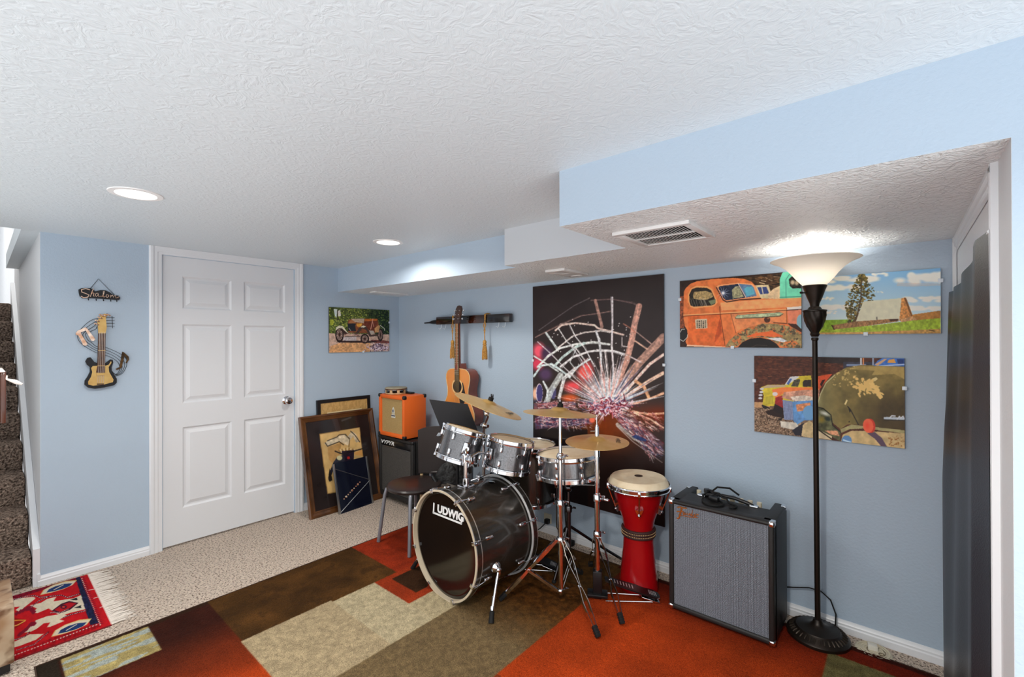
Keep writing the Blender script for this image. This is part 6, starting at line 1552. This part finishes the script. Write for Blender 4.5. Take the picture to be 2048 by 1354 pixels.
b = MB(); b.tube([(-.16, -3.06, zc_), (-.13, -3.09, zc_+.03), (-.12, -3.15, zc_+.034), (-.13, -3.20, zc_+.01)], .005, 8); part('cable', b, M_rub, co)
b = MB(); b.box((-.185, -3.055, zc_+.012), (.05, .03, .026), Matrix.Rotation(R_(30), 3, 'Z'), .006); part('plug', b, M_black, co); b = MB(); b.box((-.27, -3.115, zc_+.010), (.03, .05, .024), Matrix.Rotation(R_(-10), 3, 'Z'), .006); part('strain_relief', b, M_black, co)

# ------------------------------------------------------------------ torchiere floor lamp
LB = V(-.140, -3.549, 0)
lp_ = thing('floor_lamp', 'tall dark bronze torchiere floor lamp with white glass bowl shade', 'lamp', LB)
LX = V(LAMP[0], LAMP[1], 0)
M_lampm = mat('dark_bronze', (44, 37, 32), .38, .6)
b = MB(); b.lathe([(0, .0), (.124, .0), (.130, .008), (.130, .020), (.124, .027), (.112, .033), (.092, .046), (.089, .050), (.060, .055), (.034, .062), (.022, .074), (.017, .09), (.0, .092)], LB+V(0, 0, .004), (0, 0, 1), 72)
bs = part('base', b, M_lampm, lp_)
b = MB()
for i in range(36):
    a = 2*math.pi*i/36; r_ = V(math.cos(a), math.sin(a), 0); q = LB+V(0, 0, .004)
    b.tube([q+r_*.098+V(0, 0, .0435), q+r_*.108+V(0, 0, .038), q+r_*.118+V(0, 0, .031)], [.003, .0042, .003], 6)
part('base_ornament', b, mat('worn_bronze', (78, 68, 60), .35, .7), bs)
b = MB(); b.cyl(LB+V(0, 0, .08), LX+V(0, 0, 1.44), .0122, .0110, 20); b.lathe([(.012, 0), (.015, .004), (.015, .012), (.012, .016)], LX+V(0, 0, 1.43), (0, 0, 1), 24); part('pole', b, M_lampm, lp_)
b = MB(); nt_ = 8; vs = []; fs = []; zs_ = [(0, .014), (.012, .020), (.02, .017), (.03, .022), (.05, .032), (.075, .040), (.10, .045), (.118, .046)]
K = 64
for j, (z, r) in enumerate(zs_):
    for i in range(K):
        a = 2*math.pi*i/K; rr_ = r*(1+.07*math.cos(nt_*(a+z*9))*(1 if z > .025 else 0)); vs.append(LX+V(rr_*math.cos(a), rr_*math.sin(a), 1.448+z))
for j in range(len(zs_)-1):
    for i in range(K): fs.append([j*K+i, j*K+(i+1) % K, (j+1)*K+(i+1) % K, (j+1)*K+i])
b.add(vs, fs); b.lathe([(.046, .118), (.049, .120), (.049, .126), (.030, .130), (.022, .142), (0, .145)], LX+V(0, 0, 1.448), (0, 0, 1), 48); part('twisted_urn', b, M_lampm, lp_, 'twisted bronze urn')
b = MB(); b.lathe([(.0, .0), (.017, .0), (.020, .02), (.030, .045), (.036, .062), (.043, .085), (.050, .102), (.048, .106), (.03, .104), (0, .10)], LX+V(0, 0, 1.585), (0, 0, 1), 48); cup = part('shade_holder', b, M_lampm, lp_)
b = MB(); d = V(-.65, .76, 0); b.cyl(LX+V(0, 0, 1.655)+d*.03, LX+V(0, 0, 1.657)+d*.062, .003, n=8); b.cyl(LX+V(0, 0, 1.657)+d*.058, LX+V(0, 0, 1.657)+d*.068, .005, n=10); part('switch', b, M_black, cup)
M_glass = bpy.data.materials.new('frosted_lamp_glass'); M_glass.use_nodes = True
nt = M_glass.node_tree; nt.nodes.clear(); ot = nt.nodes.new('ShaderNodeOutputMaterial'); d1 = nt.nodes.new('ShaderNodeBsdfDiffuse'); d1.inputs[0].default_value = lin((246, 242, 236)); t1 = nt.nodes.new('ShaderNodeBsdfTranslucent'); t1.inputs[0].default_value = lin((250, 246, 238)); m1 = nt.nodes.new('ShaderNodeMixShader'); m1.inputs[0].default_value = .22
nt.links.new(d1.outputs[0], m1.inputs[1]); nt.links.new(t1.outputs[0], m1.inputs[2]); nt.links.new(m1.outputs[0], ot.inputs['Surface'])
po = [(.044, 0), (.056, .012), (.075, .034), (.094, .060), (.117, .086), (.146, .107), (.174, .119), (.183, .124)]
pi_ = [(r-.004, z+.003) for r, z in po[::-1]]
b = MB(); b.lathe(po+pi_, LX+V(0, 0, 1.688), (0, 0, 1), 72, closed_prof=True); part('shade', b, M_glass, lp_, 'white frosted glass bowl shade')
b = MB(); b.cyl(LX+V(0, 0, 1.688), LX+V(0, 0, 1.715), .016, n=16); part('socket', b, M_trim, lp_)
b = MB(); b.tube([LB+V(.090, -.060, .02), LB+V(.105, -.062, .09), LB+V(.112, -.040, .15), LB+V(.115, .0, .178), LB+V(.115, .05, .178), LB+V(.115, .12, .155), LB+V(.118, .24, .12), LB+V(.118, .36, .06)], .0032, 8); part('cord', b, M_rub, lp_, 'thin black cord')

# round floor outlet plate, wall plug and cable, small blue box
fo = thing('floor_cover', 'round cream floor cover disc by the baseboard next to the lamp base', 'floor cover', (-.088, -3.757, 0))
FC = V(-.086, -3.757, .001); M_fc = mat('cream_plastic', (206, 196, 172), .45)
b = MB(); b.lathe([(0, .006), (.064, .006), (.068, .004), (.070, 0), (0, 0)], FC, (0, 0, 1), 48); part('plate', b, M_fc, fo)
b = MB(); 
for r in (.060, .048, .036): b.torus(FC+V(0, 0, .0065), (0, 0, 1), r, .0028, 48, 6)
part('ring', b, M_fc, fo)
b = MB(); b.box(FC+V(.008, .004, .016), (.03, .036, .022), Matrix.Rotation(R_(12), 3, 'Z'), .002); part('block', b, mat('white_block', (220, 216, 204), .4), fo)
b = MB(); b.torus(FC+V(-.02, -.03, .009), (0, 0, 1), .010, .0022, 20, 6); b.torus(FC+V(-.004, -.01, .0075), (0, 0, 1), .034, .0016, 40, 5); part('inset_line', b, mat('taupe_ink', (110, 96, 74), .6), fo)
ou = thing('wall_plug', 'white outlet with black plug and cable near the floor behind the bass drum', 'plug', (-.004, -1.86, .075))
OQ = V(0, -1.85, .105)
b = MB(); b.bx(-.012, -.0, -1.885, -1.82, .075, .145, .003); part('outlet_plate', b, mat('cream_outlet', (214, 208, 186), .4), ou)
b = MB(); b.bx(-.045, -.012, -1.88, -1.845, .08, .115, .005); part('plug', b, M_black, ou)
b = MB(); b.tube([(-.04, -1.86, .09), (-.07, -1.83, .05), (-.10, -1.78, .01)], .004, 6); part('cable', b, M_rub, ou)
cd = MB(); cd.tube([(-.025, -2.02, .34), (-.026, -2.02, .2), (-.03, -2.03, .10), (-.045, -2.07, .055), (-.06, -2.09, .03)], .0045, 8); cd.box((-.07, -2.095, .02), (.04, .05, .036), None, .006)
solo('power_cord', cd, M_rub, (-.04, -2.03, 0), 'thin black cable hanging down the wall behind the floor tom', 'cord')
bb = thing('book', 'small blue book standing behind the stool legs by the bass drum', 'book', (-.70, -1.52, RZ))
b = MB(); b.box((-.765, -1.395, RZ+.055), (.035, .10, .11), Matrix.Rotation(R_(-40), 3, 'Z'), .003); part('cover', b, mat('blue_cover', (40, 60, 104), .5), bb)
b = MB(); b.box((-.762, -1.392, RZ+.055), (.028, .098, .1115), Matrix.Rotation(R_(-40), 3, 'Z'), 0); part('pages', b, mat('page_block', (206, 200, 184), .8), bb)

# ------------------------------------------------------------------ curtain in the closet doorway
ct = thing('curtain', 'dark grey curtain hanging in the white cased closet doorway', 'curtain', (-.6, -4.02, 0))
M_curt = mat('dark_curtain', (44, 43, 49), .38, spec=.5, bump=(260, .3, .003))
vs = []; fs = []; NX, NZ = 150, 50
for j in range(NZ+1):
    for i in range(NX+1):
        s = i/NX; x = -.045-1.082*s; zt_ = 1.635+.075*s-.025*math.sin(math.pi*min(1, s*1.1))
        z = .015+(zt_-.015)*j/NZ; dn = 1-z/zt_
        amp = .012+.008*dn
        prof_ = .008+.024*min(1, dn*2.2)*math.exp(-((s-.27)/.14)**2)+.008*min(1, dn*3)
        w_ = amp*(.5+.5*math.sin(2*math.pi*(3.6*s**.8+.55*dn*(1-s))))
        if s > .9: prof_ *= 1-(s-.9)*7; w_ *= 1-(s-.9)*6
        vs.append((x, YR+.012+prof_+w_, z))
for j in range(NZ):
    for i in range(NX): a = j*(NX+1)+i; fs.append([a, a+1, a+NX+2, a+NX+1])
b = MB(); b.add(vs, fs); part('fabric', b, M_curt, ct, angle=80)
b = MB(); b.tube([(-.06, YR+.014, 1.632), (-.5, YR+.014, 1.646), (-.85, YR+.014, 1.676), (-1.12, YR+.014, 1.706)], .005, 10); part('rod', b, M_trim, ct)

# ------------------------------------------------------------------ cabinet at the left edge of the picture
cbn = thing('cabinet', 'brown wooden open cabinet standing in front of the stairs', 'cabinet', (-2.9, -.80, 0))
M_cab = mat('reddish_brown_wood', (98, 54, 34), .3, coat=.3, var=(5, (76, 44, 34), .3, .8))
b = MB(); b.bx(-3.15, -2.688, -.905, -.56, 1.088, 1.305, .004); part('upper_box', b, M_cab, cbn)
b = MB(); b.bx(-2.699, -2.683, -.913, -.55, 1.085, 1.308, .003); part('end_moulding', b, M_cab, cbn)
b = MB(); b.bx(-3.15, -2.66, -.93, -.55, .045, .285, .004); part('base_box', b, mat('patterned_wood_base', (150, 116, 84), .45, var=(7, (196, 176, 150), .4, .7), var2=(11, (104, 70, 44), .5, .62)), cbn)
b = MB(); b.bx(-3.14, -2.672, -.92, -.56, 0.009, .045); part('plinth', b, M_black, cbn)
b = MB(); b.bx(-3.16, -3.12, -.90, -.56, .28, 1.09); part('side_panel', b, M_cab, cbn)
cl_ = MB(); cl_.bx(-3.16, -2.686, -.93, -.55, 1.306, 1.312, .003); solo('table_runner', cl_, mat('white_cloth', (232, 226, 222), .8), (-2.9, -.74, 1.306), 'white cloth runner lying on the brown cabinet top', 'cloth')
b = MB(); b.tube([(-2.684, -.905, 1.290), (-2.682, -.91, 1.276), (-2.655, -.92, 1.262), (-2.636, -.925, 1.25)], [.006, .004, .0095, .005], 10)
solo('lever', b, mat('white_lever', (230, 220, 212), .35), (-2.66, -.915, 1.26), 'small white lever handle sticking out beside the brown cabinet top', 'handle')
